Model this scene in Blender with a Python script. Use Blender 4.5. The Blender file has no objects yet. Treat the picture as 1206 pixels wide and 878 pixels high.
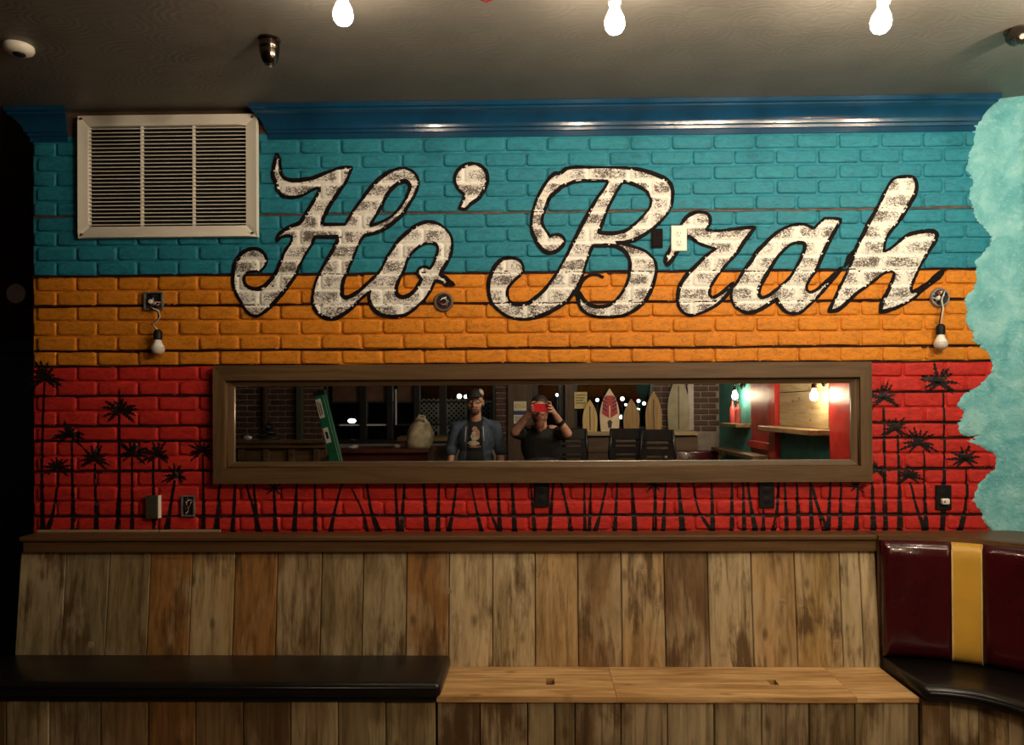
import bpy, bmesh, math, random
from mathutils import Vector, Matrix, Euler, noise
from mathutils.geometry import delaunay_2d_cdt
from mathutils.bvhtree import BVHTree

SC = bpy.context.scene
COL = SC.collection
R = math.radians
rnd = random.Random(7)

# ---------------------------------------------------------------- camera
W, H = 1206, 878
FPX = 895.0                      # focal length in pixels
PPX, PPY = 617.0, 476.0          # principal point (the photo is a crop)
CAM = Vector((0.0, -3.40, 1.60))
YAW, PITCH, ROLL = R(1.09), R(0.30), R(-0.29)
cam_data = bpy.data.cameras.new('camera')
cam = bpy.data.objects.new('camera', cam_data)
COL.objects.link(cam)
cam.location = CAM
CROT = Matrix.Rotation(YAW, 3, 'Z') @ Matrix.Rotation(R(90) + PITCH, 3, 'X') @ Matrix.Rotation(ROLL, 3, 'Z')
cam.rotation_euler = CROT.to_euler()
cam_data.sensor_fit = 'HORIZONTAL'
cam_data.sensor_width = 36.0
cam_data.lens = FPX / W * 36.0
cam_data.shift_x = (W / 2 - PPX) / W
cam_data.shift_y = (PPY - H / 2) / W
cam_data.clip_start = 0.02
cam_data.clip_end = 100
SC.camera = cam

# ---------------------------------------------------------------- world, exposure
world = bpy.data.worlds.new('night')
SC.world = world
world.use_nodes = True
bg = world.node_tree.nodes['Background']
bg.inputs['Color'].default_value = (0.05, 0.06, 0.09, 1)
bg.inputs['Strength'].default_value = 0.05
SC.view_settings.view_transform = 'Standard'
SC.view_settings.look = 'None'
SC.view_settings.gamma = 1.0
SC.view_settings.use_curve_mapping = False
SC.view_settings.exposure = 0.0
BULB_WARM = (1.0, 0.82, 0.60)
BULB_STRENGTH = 430.0            # ceiling bulbs
SCONCE_STRENGTH = 210.0           # wall lamps of the room behind

# real room dimensions
CEIL = 2.95
XL, XR = -2.285, 2.135           # mural wall: free left end, right corner
YSTREET = -5.65                  # window wall behind the camera
MIRROR_Y = -0.016

def ray(px, py):
    return CROT @ Vector(((px - PPX) / FPX, -(py - PPY) / FPX, -1.0))

def P(px, py, y=0.0):            # point of the plane Y = y seen at a photo pixel
    d = ray(px, py)
    return CAM + d * ((y - CAM.y) / d.y)

def PZ(px, py, z):               # point of the plane Z = z
    d = ray(px, py)
    return CAM + d * ((z - CAM.z) / d.z)

def PM(px, py, b):               # point b metres in front of the mural wall, seen in the mirror
    d = ray(px, py)
    t = ((MIRROR_Y - CAM.y) + (MIRROR_Y + b)) / d.y
    q = CAM + d * t
    return Vector((q.x, -b, q.z))

# ---------------------------------------------------------------- object helpers
def tag(o, label=None, cat=None, group=None, kind=None):
    if label: o['label'] = label
    if cat: o['category'] = cat
    if group: o['group'] = group
    if kind: o['kind'] = kind
    return o

def empty(name, loc=(0, 0, 0), rz=0.0, parent=None):
    o = bpy.data.objects.new(name, None)
    COL.objects.link(o)
    o.location = loc
    o.rotation_euler = (0, 0, rz)
    o.empty_display_size = 0.1
    if parent: o.parent = parent
    return o

def thing(name, label, cat, loc=(0, 0, 0), rz=0.0, group=None):
    return tag(empty(name, loc, rz), label, cat, group)

def link(name, me, mat=None, parent=None, loc=None, rot=None, color=None):
    o = bpy.data.objects.new(name, me)
    COL.objects.link(o)
    if mat is not None and not me.materials:
        me.materials.append(mat)
    if parent: o.parent = parent
    if loc is not None: o.location = loc
    if rot is not None: o.rotation_euler = rot
    if color is not None: o.color = color
    return o

def copy_tree(o, parent=None):
    c = o.copy()
    COL.objects.link(c)
    c.parent = parent
    for ch in list(o.children):
        copy_tree(ch, c)
    return c

class MB:
    """collects faces of one mesh"""
    def __init__(s):
        s.v = []; s.f = []
    def add(s, vs, fs):
        n = len(s.v)
        s.v += [Vector(v) for v in vs]
        s.f += [[i + n for i in f] for f in fs]
        return s
    def box(s, a, b, bev=0.0):
        (x0, y0, z0), (x1, y1, z1) = [min(p) for p in zip(a, b)], [max(p) for p in zip(a, b)]
        if bev <= 0:
            vs = [(x, y, z) for z in (z0, z1) for y in (y0, y1) for x in (x0, x1)]
            return s.add(vs, [(0, 2, 3, 1), (4, 5, 7, 6), (0, 1, 5, 4), (2, 6, 7, 3), (0, 4, 6, 2), (1, 3, 7, 5)])
        bm = bmesh.new()
        bmesh.ops.create_cube(bm, size=1)
        for v in bm.verts:
            v.co = Vector(((x0 + x1) / 2 + v.co.x * (x1 - x0), (y0 + y1) / 2 + v.co.y * (y1 - y0), (z0 + z1) / 2 + v.co.z * (z1 - z0)))
        seg = 3 if bev > 0.012 else 1
        bmesh.ops.bevel(bm, geom=list(bm.edges), offset=min(bev, (x1 - x0) * .49, (y1 - y0) * .49, (z1 - z0) * .49), segments=seg, profile=0.5, affect='EDGES')
        s.bm(bm)
        return s
    def bm(s, bm):
        bm.verts.ensure_lookup_table()
        bm.verts.index_update()
        s.add([v.co.copy() for v in bm.verts], [[v.index for v in f.verts] for f in bm.faces])
        bm.free()
    def prism(s, poly, axis, a, b):
        """polygon of 2-D points pushed along an axis from a to b"""
        def pt(p, t):
            return {'x': (t, p[0], p[1]), 'y': (p[0], t, p[1]), 'z': (p[0], p[1], t)}[axis]
        n = len(poly)
        vs = [pt(p, a) for p in poly] + [pt(p, b) for p in poly]
        fs = [list(range(n))[::-1], list(range(n, 2 * n))] + [(i, (i + 1) % n, n + (i + 1) % n, n + i) for i in range(n)]
        return s.add(vs, fs)
    def lathe(s, prof, center=(0, 0, 0), seg=20, m=None):
        """profile of (radius, z) turned about z"""
        m = m or Matrix.Identity(3)
        c = Vector(center)
        vs = []
        for r, z in prof:
            for k in range(seg):
                a = 2 * math.pi * k / seg
                vs.append(c + m @ Vector((max(r, 1e-5) * math.cos(a), max(r, 1e-5) * math.sin(a), z)))
        fs = []
        for i in range(len(prof) - 1):
            for k in range(seg):
                k2 = (k + 1) % seg
                fs.append((i * seg + k, i * seg + k2, (i + 1) * seg + k2, (i + 1) * seg + k))
        fs.append(tuple(range(seg))[::-1])
        fs.append(tuple((len(prof) - 1) * seg + k for k in range(seg)))
        return s.add(vs, fs)
    def cyl(s, p0, p1, r0, r1=None, seg=12):
        p0 = Vector(p0); p1 = Vector(p1)
        d = p1 - p0
        m = d.to_track_quat('Z', 'Y').to_matrix()
        return s.lathe([(r0, 0), (r1 if r1 is not None else r0, d.length)], p0, seg, m)
    def tube(s, pts, r, seg=6):
        pts = [Vector(p) for p in pts]
        n = len(pts)
        vs = []
        for i, p in enumerate(pts):
            d = (pts[min(i + 1, n - 1)] - pts[max(i - 1, 0)]).normalized()
            up = Vector((0, 0, 1)) if abs(d.z) < .95 else Vector((0, 1, 0))
            u = d.cross(up).normalized(); w = d.cross(u)
            rr = r[i] if isinstance(r, (list, tuple)) else r
            for k in range(seg):
                a = 2 * math.pi * k / seg
                vs.append(p + u * (math.cos(a) * rr) + w * (math.sin(a) * rr))
        fs = [(i * seg + k, i * seg + (k + 1) % seg, (i + 1) * seg + (k + 1) % seg, (i + 1) * seg + k) for i in range(n - 1) for k in range(seg)]
        fs += [tuple(range(seg))[::-1], tuple((n - 1) * seg + k for k in range(seg))]
        return s.add(vs, fs)
    def ball(s, c, r, seg=16, rings=10, m=None):
        r = r if isinstance(r, (tuple, list)) else (r, r, r)
        m = m or Matrix.Identity(3)
        prof = [(math.sin(math.pi * i / rings), -math.cos(math.pi * i / rings)) for i in range(rings + 1)]
        t = MB().lathe(prof, (0, 0, 0), seg)
        s.add([Vector(c) + m @ Vector((v.x * r[0], v.y * r[1], v.z * r[2])) for v in t.v], t.f)
        return s
    def cap(s, p0, p1, r0, r1=None, seg=12):
        """tapered capsule"""
        r1 = r0 if r1 is None else r1
        p0 = Vector(p0); p1 = Vector(p1); d = p1 - p0; L = d.length
        m = d.to_track_quat('Z', 'Y').to_matrix() if L > 1e-6 else Matrix.Identity(3)
        prof = [(r0 * math.sin(a), -r0 * math.cos(a)) for a in [math.pi / 2 * i / 4 for i in range(5)]]
        prof += [(r1 * math.cos(a), L + r1 * math.sin(a)) for a in [math.pi / 2 * i / 4 for i in range(5)]]
        return s.lathe(prof, p0, seg, m)
    def xf(s, m):
        s.v = [m @ v for v in s.v]
        return s
    def mesh(s, name, smooth=False):
        me = bpy.data.meshes.new(name)
        me.from_pydata([tuple(v) for v in s.v], [], s.f)
        if smooth == 'auto' or smooth is True:
            for p in me.polygons: p.use_smooth = True
        if smooth == 'auto':
            me.set_sharp_from_angle(angle=R(38))
        me.update()
        return me
    def build(s, name, mat, parent=None, smooth=False, loc=None, rot=None, color=None):
        bm = bmesh.new()
        me = s.mesh(name, False)
        bm.from_mesh(me)
        bmesh.ops.recalc_face_normals(bm, faces=bm.faces)
        bm.to_mesh(me); bm.free()
        if smooth:
            for p in me.polygons: p.use_smooth = True
            if smooth == 'auto': me.set_sharp_from_angle(angle=R(38))
        return link(name, me, mat, parent, loc, rot, color)

# ---------------------------------------------------------------- material helpers
class NT:
    def __init__(s, name):
        s.m = bpy.data.materials.new(name)
        s.m.use_nodes = True
        s.t = s.m.node_tree
        s.b = s.t.nodes['Principled BSDF']
        s.out = s.t.nodes['Material Output']
    def n(s, kind, **kw):
        x = s.t.nodes.new(kind)
        for k, v in kw.items(): setattr(x, k, v)
        return x
    def l(s, a, b): s.t.links.new(a, b); return s
    def put(s, sock, v):
        if hasattr(v, 'links'): s.l(v, sock)
        else: sock.default_value = v
    def math(s, op, a, b=0.5, clamp=False):
        x = s.n('ShaderNodeMath', operation=op, use_clamp=clamp)
        s.put(x.inputs[0], a); s.put(x.inputs[1], b)
        return x.outputs[0]
    def mix(s, f, a, b, mode='MIX'):
        x = s.n('ShaderNodeMix', data_type='RGBA', blend_type=mode)
        s.put(x.inputs[0], f)
        s.put(x.inputs[6], a if hasattr(a, 'links') or len(a) == 4 else (*a, 1))
        s.put(x.inputs[7], b if hasattr(b, 'links') or len(b) == 4 else (*b, 1))
        return x.outputs[2]
    def noise(s, vec, scale, detail=3, rough=.55, dist=0):
        x = s.n('ShaderNodeTexNoise')
        x.inputs['Scale'].default_value = scale; x.inputs['Detail'].default_value = detail
        x.inputs['Roughness'].default_value = rough; x.inputs['Distortion'].default_value = dist
        if vec is not None: s.l(vec, x.inputs['Vector'])
        return x.outputs['Fac']
    def ramp(s, f, stops, interp='LINEAR'):
        x = s.n('ShaderNodeValToRGB')
        x.color_ramp.interpolation = interp
        e = x.color_ramp.elements
        while len(e) < len(stops): e.new(0.5)
        for el, (p, c) in zip(e, stops):
            el.position = p
            el.color = (*c, 1) if not isinstance(c, (int, float)) else (c, c, c, 1)
        s.l(f, x.inputs[0])
        return x.outputs[0]
    def mapping(s, vec, scale=(1, 1, 1), loc=(0, 0, 0)):
        x = s.n('ShaderNodeMapping')
        s.l(vec, x.inputs['Vector'])
        x.inputs['Scale'].default_value = scale
        s.put(x.inputs['Location'], loc)
        return x.outputs[0]
    def obj(s): return s.n('ShaderNodeTexCoord').outputs['Object']
    def pos(s): return s.n('ShaderNodeNewGeometry').outputs['Position']
    def rand(s): return s.n('ShaderNodeObjectInfo').outputs['Random']
    def ocol(s): return s.n('ShaderNodeObjectInfo').outputs['Color']
    def bump(s, h, strength=.3, dist=.005):
        x = s.n('ShaderNodeBump')
        x.inputs['Strength'].default_value = strength; x.inputs['Distance'].default_value = dist
        s.l(h, x.inputs['Height'])
        s.l(x.outputs[0], s.b.inputs['Normal'])
    def set(s, **kw):
        for k, v in kw.items():
            s.put(s.b.inputs[{'col': 'Base Color', 'rough': 'Roughness', 'metal': 'Metallic', 'spec': 'Specular IOR Level', 'coat': 'Coat Weight', 'coatr': 'Coat Roughness', 'sheen': 'Sheen Weight'}[k]],
                  (*v, 1) if isinstance(v, tuple) and len(v) == 3 else v)
        return s

def plain(name, col, rough=.5, metal=0.0, var=.18, scale=14, bump=0.0, bscale=60, coat=0.0, spec=.5):
    t = NT(name)
    o = t.obj()
    n = t.noise(o, scale, 4)
    c2 = tuple(max(0, c * (1 - var)) for c in col); c1 = tuple(min(1, c * (1 + var)) for c in col)
    t.set(col=t.ramp(n, [(.3, c2), (.7, c1)]), rough=rough, metal=metal, coat=coat, spec=spec)
    if bump: t.bump(t.noise(o, bscale, 4), bump)
    return t.m

def emitter(name, col, strength):
    t = NT(name)
    t.set(col=col, rough=.4)
    t.b.inputs['Emission Color'].default_value = (*col, 1)
    t.b.inputs['Emission Strength'].default_value = strength
    return t.m

def wood(name, axis, c1, c2, grain=(34, 2.2), wear=0.0, pale=(.42, .35, .24), dark=(.05, .03, .018), rough=.6, tint=False, bump=.35, knots=True, spec=.35):
    t = NT(name)
    off = t.n('ShaderNodeCombineXYZ')
    r = t.rand()
    t.l(t.math('MULTIPLY', r, 37.0), off.inputs[0]); t.l(t.math('MULTIPLY', r, 91.0), off.inputs[1]); t.l(t.math('MULTIPLY', r, 53.0), off.inputs[2])
    sc = [grain[0]] * 3; sc['xyz'.index(axis)] = grain[1]
    v0 = t.obj()
    va = t.n('ShaderNodeVectorMath', operation='ADD'); t.l(v0, va.inputs[0]); t.l(off.outputs[0], va.inputs[1])
    v = va.outputs[0]
    g = t.noise(t.mapping(v, tuple(sc)), 1.0, 6, .62, .9)
    fine = t.noise(t.mapping(v, tuple(k * 4 for k in sc)), 1.0, 3, .6)
    gg = t.math('ADD', t.math('MULTIPLY', g, .72), t.math('MULTIPLY', fine, .28))
    col = t.ramp(gg, [(.25, tuple(c * .45 for c in c1)), (.42, c1), (.6, c2), (.8, tuple(min(1, c * 1.25) for c in c2))])
    if tint: col = t.mix(1.0, col, t.ocol(), 'MULTIPLY')
    st_ = [1.0] * 3; st_['xyz'.index(axis)] = .42
    vs_ = t.mapping(v, tuple(st_))
    bl = t.noise(vs_, 5.0, 4, .55, .25)
    if wear:
        m = t.math('MULTIPLY', t.ramp(bl, [(.47, 0.0), (.60, 1.0)]), wear)
        m = t.math('MULTIPLY', m, t.ramp(gg, [(.36, .15), (.56, 1.0)]))
        col = t.mix(m, col, pale)
        bl2 = t.noise(t.mapping(vs_, (1, 1, 1), (4.3, 2.2, 9.1)), 5.5, 5, .6, .3)
        m2 = t.math('MULTIPLY', t.ramp(t.math('ADD', bl2, t.math('MULTIPLY', t.math('SUBTRACT', gg, .5), -.45)), [(.52, 0.0), (.64, 1.0)]), .88)
        col = t.mix(m2, col, dark)
    if knots:
        vr = t.n('ShaderNodeTexVoronoi'); vr.inputs['Scale'].default_value = 1.0
        ks = [9.0] * 3; ks['xyz'.index(axis)] = 4.5
        t.l(t.mapping(v, tuple(ks)), vr.inputs['Vector'])
        k = t.ramp(vr.outputs['Distance'], [(.05, 1.0), (.16, 0.0)])
        col = t.mix(t.math('MULTIPLY', k, .7), col, dark)
    t.set(col=col, rough=rough, spec=spec)
    t.bump(gg, bump, .004)
    return t.m

# ================================================================ the mural wall
COURSE = 0.0678
ZTOP = 2.815                     # underside of the crown moulding
LEDGE_Z = 1.050
BLEN = 0.185
Z_TEAL = ZTOP - 9 * COURSE       # teal above, orange below
Z_ORANGE = ZTOP - 15 * COURSE    # orange above, red below
TEAL, ORANGE, RED = (.018, .195, .270), (.64, .215, .014), (.52, .026, .019)

def mural_material():
    t = NT('painted_brick')
    p = t.pos()
    sp = t.n('ShaderNodeSeparateXYZ'); t.l(p, sp.inputs[0])
    wob = t.math('MULTIPLY', t.math('SUBTRACT', t.noise(p, 9, 3), .5), .012)
    z = t.math('ADD', sp.outputs[2], wob)
    big = t.noise(p, 3.0, 3)
    mid = t.noise(t.mapping(p, (1, 1, 2.2)), 26, 5, .65, .8)
    fine = t.noise(p, 150, 3, .6)
    def band(c, lo, hi, dark):
        a = t.ramp(mid, [(.28, tuple(x * lo for x in c)), (.5, c), (.72, tuple(min(1, x * hi) for x in c))])
        d = t.ramp(t.noise(p, 42, 5, .7, 1.0), [(.54, 0.0), (.66, 1.0)])
        return t.mix(t.math('MULTIPLY', d, dark[1]), a, dark[0])
    teal = band(TEAL, .66, 1.30, ((.040, .28, .34), .35))
    orange = band(ORANGE, .62, 1.15, ((.34, .09, .010), .60))
    red = band(RED, .60, 1.25, ((.24, .012, .010), .40))
    raw = (.10, .055, .035)
    c = t.mix(t.math('GREATER_THAN', z, Z_ORANGE), red, orange)
    c = t.mix(t.math('GREATER_THAN', z, Z_TEAL), c, teal)
    c = t.mix(t.math('GREATER_THAN', z, 2.842), c, raw)
    # lighter brush strokes from brick to brick
    c = t.mix(t.math('MULTIPLY', t.math('SUBTRACT', t.rand(), .5, True), .30), c, (.9, .8, .6), 'SOFT_LIGHT')
    t.set(col=c, rough=t.ramp(mid, [(.3, .45), (.7, .65)]), spec=.24)
    h = t.math('ADD', t.math('MULTIPLY', mid, .8), t.math('MULTIPLY', fine, .25))
    t.bump(h, .65, .006)
    return t.m
M_BRICK = mural_material()

wall_back = MB().box((XL, 0, 0), (XR + .2, .22, CEIL)).build('wall_back', M_BRICK)
tag(wall_back, kind='structure', label='brick wall painted in teal, orange and red bands with lettering and palms')

# ---- the bricks: a few shared shapes, each brick an object of its own
JX, JZ = 0.0088, 0.0085
def brick_mesh(k, L=BLEN - JX, Hh=COURSE - JZ, name='brick', h=.0078):
    q = random.Random(100 + k)
    def ring(inset, y, jit):
        w, g = L / 2 - inset, Hh / 2 - inset
        c = .008
        pts = [(-w + c, -g), (w - c, -g), (w, -g + c), (w, g - c), (w - c, g), (-w + c, g), (-w, g - c), (-w, -g + c)]
        return [(x + q.uniform(-jit, jit), y + q.uniform(-jit, jit) * .3, zz + q.uniform(-jit, jit)) for x, zz in pts]
    vs = ring(-.0008, .003, .0010) + ring(.0010, -h * .72, .0014) + ring(.0036, -h, .0016) + ring(.0120, -h - .0004, .0030)
    fs = []
    for i in range(3):
        for j in range(8):
            j2 = (j + 1) % 8
            fs.append((i * 8 + j, i * 8 + j2, (i + 1) * 8 + j2, (i + 1) * 8 + j))
    fs.append(tuple(range(24, 32)))
    me = bpy.data.meshes.new(name)
    me.from_pydata(vs, [], fs)
    for p in me.polygons: p.use_smooth = True
    me.update()
    return me
BRICKS = [brick_mesh(k) for k in range(9)]
for b in BRICKS: b.materials.append(M_BRICK)

MIR = dict(x0=P(251, 500, -.05).x, x1=P(1027, 500, -.05).x, z0=P(640, 569, -.05).z, z1=P(640, 428.5, -.05).z)
GRL = dict(x0=P(93, 200, -.02).x, x1=P(304, 200, -.02).x, z0=P(198, 280.5, -.02).z, z1=P(198, 136, -.02).z)
PLASTER_PX = [(1168, 116), (1158, 124), (1150, 134), (1146, 145), (1147, 158), (1146, 170), (1140, 180), (1141, 190), (1136, 199), (1143, 207), (1146, 215),
    (1141, 225), (1143, 240), (1147, 247), (1146, 253), (1152, 262), (1160, 270), (1167, 279), (1166, 288), (1155, 300), (1147, 310), (1149, 320),
    (1150, 332), (1146, 340), (1138, 350), (1136, 357), (1140, 366), (1137, 376), (1141, 386), (1146, 393), (1145, 401), (1155, 409), (1162, 416),
    (1169, 427), (1168, 437), (1160, 447), (1150, 457), (1135, 464), (1127, 478), (1134, 484), (1133, 492), (1128, 498), (1130, 510), (1139, 515), (1151, 513), (1139, 520),
    (1150, 524), (1158, 528), (1172, 536), (1172, 553), (1163, 559), (1153, 570), (1147, 580), (1146, 590), (1153, 600), (1158, 612), (1162, 621), (1168, 627)]

spots = []
for k in range(26):
    zc = ZTOP - (k + .5) * COURSE
    x = .228 + (.0925 if k % 2 else 0) - 20 * BLEN
    while x < XR:
        a, b = max(x, XL + .001), min(x + BLEN, XR - .03)
        if b - a > .035:
            z0, z1 = zc - COURSE / 2, zc + COURSE / 2
            hid = (a > MIR['x0'] and b < MIR['x1'] and z0 > MIR['z0'] and z1 < MIR['z1']) or (a > GRL['x0'] and b < GRL['x1'] and z0 > GRL['z0'] and z1 < GRL['z1']) or a > 2.02
            cut = (a < GRL['x1'] and b > GRL['x0'] and z1 > GRL['z0']) or (a < MIR['x1'] and b > MIR['x0'] and z1 > MIR['z0'] and z0 < MIR['z1']) or b > 1.93
            if not hid:
                spots.append((cut or b - a < BLEN - .002, abs((a + b) / 2 - .1) + .25 * abs(zc - 1.9), (a + b) / 2, zc, b - a, k))
        x += BLEN
spots.sort(key=lambda s: (s[0], s[1]))
bverts, bfaces = [], []
stuff = MB()
for i, (cut, _, xc, zc, ln, k) in enumerate(spots):
    me = BRICKS[rnd.randrange(9)]
    M = Matrix.Translation((xc + rnd.uniform(-.001, .001), rnd.uniform(-.0012, .0018), zc)) @ Matrix.Rotation(R(rnd.uniform(-.5, .5)), 4, 'Y') @ \
        Matrix.Rotation(R(rnd.uniform(-.5, .5)), 4, 'Z') @ Matrix.Diagonal(((ln - JX) / (BLEN - JX), 1, rnd.uniform(.985, 1.02), 1))
    n0 = len(bverts)
    vs = [M @ v.co for v in me.vertices]
    fs = [list(p.vertices) for p in me.polygons]
    bverts += vs
    bfaces += [[j + n0 for j in f] for f in fs]
    if i < 300:
        o = link('brick', me, None, wall_back)
        o.matrix_local = M
    else:
        stuff.add(vs, fs)
o = link('brick_rows', stuff.mesh('brick_rows', True), M_BRICK, wall_back)
tag(o, kind='stuff')
n0 = len(bverts)
bverts += [Vector((-4, 0, -1)), Vector((4, 0, -1)), Vector((4, 0, 4)), Vector((-4, 0, 4))]
bfaces.append([n0, n0 + 1, n0 + 2, n0 + 3])
WALLBVH = BVHTree.FromPolygons(bverts, bfaces)

def wall_y(x, z):
    y = 0.0
    for dx, dz in ((0, 0), (.0022, 0), (-.0022, 0), (0, .0022), (0, -.0022)):     # paint bridges the sharp edges
        h = WALLBVH.ray_cast(Vector((x + dx, -.2, z + dz)), Vector((0, 1, 0)), 1.0)
        if h[0] and h[0].y < y: y = h[0].y
    return y

# ---- paint laid on the bricks: it follows every joint
def spline(pts, step=2.2, closed=True):
    """pts: (x, y[, 'c']) in photo pixels; 'c' marks a corner. Returns dense points and for each whether the outline is drawn after it."""
    n = len(pts)
    out = []
    corner = [len(p) > 2 and 'c' in p[2] for p in pts]
    skip = [len(p) > 2 and 'x' in p[2] for p in pts]
    q = [Vector((p[0], p[1])) for p in pts]
    rng = range(n) if closed else range(n - 1)
    for i in rng:
        p1, p2 = q[i], q[(i + 1) % n]
        p0 = q[i - 1] if (closed or i > 0) and not corner[i] else p1 - (p2 - p1) * .0001
        j = (i + 2) % n
        p3 = q[j] if (closed or i + 2 < n) and not corner[(i + 1) % n] else p2 + (p2 - p1) * .0001
        if corner[i]: p0 = p1 - (p2 - p1) * .5
        if corner[(i + 1) % n]: p3 = p2 + (p2 - p1) * .5
        L = (p2 - p1).length
        m = max(1, int(L / step))
        for a in range(m):
            t = a / m
            t1 = (p2 - p0) * .5; t2 = (p3 - p1) * .5
            # keep tangents no longer than the chord
            if t1.length > L: t1 = t1.normalized() * L
            if t2.length > L: t2 = t2.normalized() * L
            h = (2 * t**3 - 3 * t**2 + 1) * p1 + (t**3 - 2 * t**2 + t) * t1 + (-2 * t**3 + 3 * t**2) * p2 + (t**3 - t**2) * t2
            out.append((h, skip[i]))
    if not closed: out.append((q[-1], False))
    return out

def world2(p):
    w = P(p.x, p.y, -.006)
    return Vector((w.x, w.z))

def fill(name, loops, mat, parent, off, grid=.0065, bounds=None):
    """loops: lists of 2-D world points (first the outside, then holes)"""
    vs, es = [], []
    for lp in loops:
        n0 = len(vs)
        vs += lp
        es += [(n0 + i, n0 + (i + 1) % len(lp)) for i in range(len(lp))]
    xs = [v.x for v in vs]; zs = [v.y for v in vs]
    def inside(x, z):
        c = False
        for a, b in es:
            p, q = vs[a], vs[b]
            if (p.y > z) != (q.y > z) and x < (q.x - p.x) * (z - p.y) / (q.y - p.y) + p.x: c = not c
        return c
    pts = list(vs)
    x = min(xs)
    while x < max(xs):
        z = min(zs)
        # crossings once per column
        cr = sorted((p.y + (x - p.x) / (q.x - p.x) * (q.y - p.y)) for p, q in ((vs[a], vs[b]) for a, b in es) if (p.x > x) != (q.x > x))
        for c0, c1 in zip(cr[::2], cr[1::2]):
            z = c0 + grid * .7
            while z < c1 - grid * .5:
                pts.append(Vector((x, z))); z += grid
        x += grid
    r = delaunay_2d_cdt(pts, es, [], 0, 1e-6)
    co, fc = r[0], r[2]
    keep = [f for f in fc if inside(sum(co[i].x for i in f) / 3, sum(co[i].y for i in f) / 3)]
    me = bpy.data.meshes.new(name)
    me.from_pydata([(v.x, wall_y(v.x, v.y) - off, v.y) for v in co], [], keep)
    for p in me.polygons: p.use_smooth = True
    bm = bmesh.new(); bm.from_mesh(me)
    bmesh.ops.delete(bm, geom=[v for v in bm.verts if not v.link_faces], context='VERTS')
    for f in bm.faces:
        if f.normal.y > 0: f.normal_flip()
    bm.to_mesh(me); bm.free()
    return link(name, me, mat, parent)

def ribbons(name, strokes, mat, parent, off, across=3, fat=0.0):
    """strokes: lists of (2-D world point, half width)"""
    mb = MB()
    for st in strokes:
        n = len(st)
        if n < 2: continue
        base = len(mb.v)
        rows = []
        for i in range(n):
            p, hw = st[i]
            a = st[max(i - 1, 0)][0]; b = st[min(i + 1, n - 1)][0]
            d = b - a
            d = d.normalized() if d.length > 1e-9 else Vector((1, 0))
            nn = Vector((-d.y, d.x))
            for j in range(across):
                s = (j / (across - 1) * 2 - 1) * hw
                q = p + nn * s
                mb.v.append(Vector((q.x, wall_y(q.x, q.y) - off, q.y)))
        for i in range(n - 1):
            for j in range(across - 1):
                k = base + i * across + j
                mb.f.append([k, k + 1, k + across + 1, k + across])
    me = mb.mesh(name, True)
    bm = bmesh.new(); bm.from_mesh(me)
    for f in bm.faces:
        f.normal_update()
        if f.normal.y > 0: f.normal_flip()
    bm.to_mesh(me); bm.free()
    return link(name, me, mat, parent)

def stroke_px(pts, step=2.0):
    """pts (x, y, half width px) -> smooth stroke in world units"""
    dense = spline([(p[0], p[1]) for p in pts], step, closed=False)
    seg = [0.0]
    for a, b in zip(pts, pts[1:]): seg.append(seg[-1] + math.hypot(b[0] - a[0], b[1] - a[1]))
    out = []; acc = 0.0
    for i, (d, _) in enumerate(dense):
        if i: acc += (d - dense[i - 1][0]).length
        t = acc
        k = 0
        while k < len(seg) - 2 and seg[k + 1] < t: k += 1
        f = (t - seg[k]) / max(1e-6, seg[k + 1] - seg[k])
        hw = pts[k][2] + (pts[min(k + 1, len(pts) - 1)][2] - pts[k][2]) * max(0, min(1, f))
        out.append((world2(d), max(.05, hw) * .0038))
    return out

def paint_white():
    t = NT('letter_white')
    p = t.pos()
    a = t.noise(t.mapping(p, (1, 1, 1.5)), 78, 7, .74, 1.8)
    m = t.noise(p, 11, 3)
    # the paint is worn off the brick faces, the joints stay white
    s_ = t.n('ShaderNodeSeparateXYZ'); t.l(p, s_.inputs[0])
    row = t.math('DIVIDE', t.math('SUBTRACT', ZTOP, s_.outputs[2]), COURSE)
    fz = t.math('FRACT', row)
    par = t.math('MULTIPLY', t.math('MODULO', t.math('FLOOR', row), 2.0), .5)
    fx = t.math('FRACT', t.math('SUBTRACT', t.math('DIVIDE', t.math('SUBTRACT', s_.outputs[0], .228), BLEN), par))
    ez = t.math('MULTIPLY', t.math('ABSOLUTE', t.math('SUBTRACT', fz, .5)), 2.0)
    ex = t.math('MULTIPLY', t.math('ABSOLUTE', t.math('SUBTRACT', fx, .5)), 2.0)
    face = t.math('MULTIPLY', t.ramp(ez, [(.50, 1.0), (.86, 0.0)]), t.ramp(ex, [(.72, 1.0), (.95, 0.0)]))
    th = t.math('ADD', a, t.math('MULTIPLY', t.math('SUBTRACT', m, .5), .36))
    th = t.math('ADD', th, t.math('MULTIPLY', t.math('SUBTRACT', face, .62), .13))
    sc = t.ramp(th, [(.518, 0.0), (.556, 1.0)])
    c = t.mix(t.math('MULTIPLY', sc, .93), t.ramp(m, [(.3, (.80, .77, .71)), (.7, (.90, .87, .80))]), (.055, .030, .024))
    t.set(col=c, rough=.6, spec=.2)
    t.bump(a, .3, .003)
    return t.m
M_WHITE = paint_white()
M_BLACKPAINT = plain('black_paint', (.007, .004, .004), .7, var=.4, scale=60, bump=.2, bscale=120, spec=.12)
M_LINE = plain('dark_joint_paint', (.026, .007, .005), .7, var=.5, scale=40, spec=.15)
M_LINE_TEAL = plain('brown_joint_paint', (.075, .055, .042), .55, var=.5, scale=30)
M_PALM = plain('palm_black_paint', (.010, .006, .006), .42, var=.5, scale=70, bump=.45, bscale=170, spec=.25)

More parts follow.
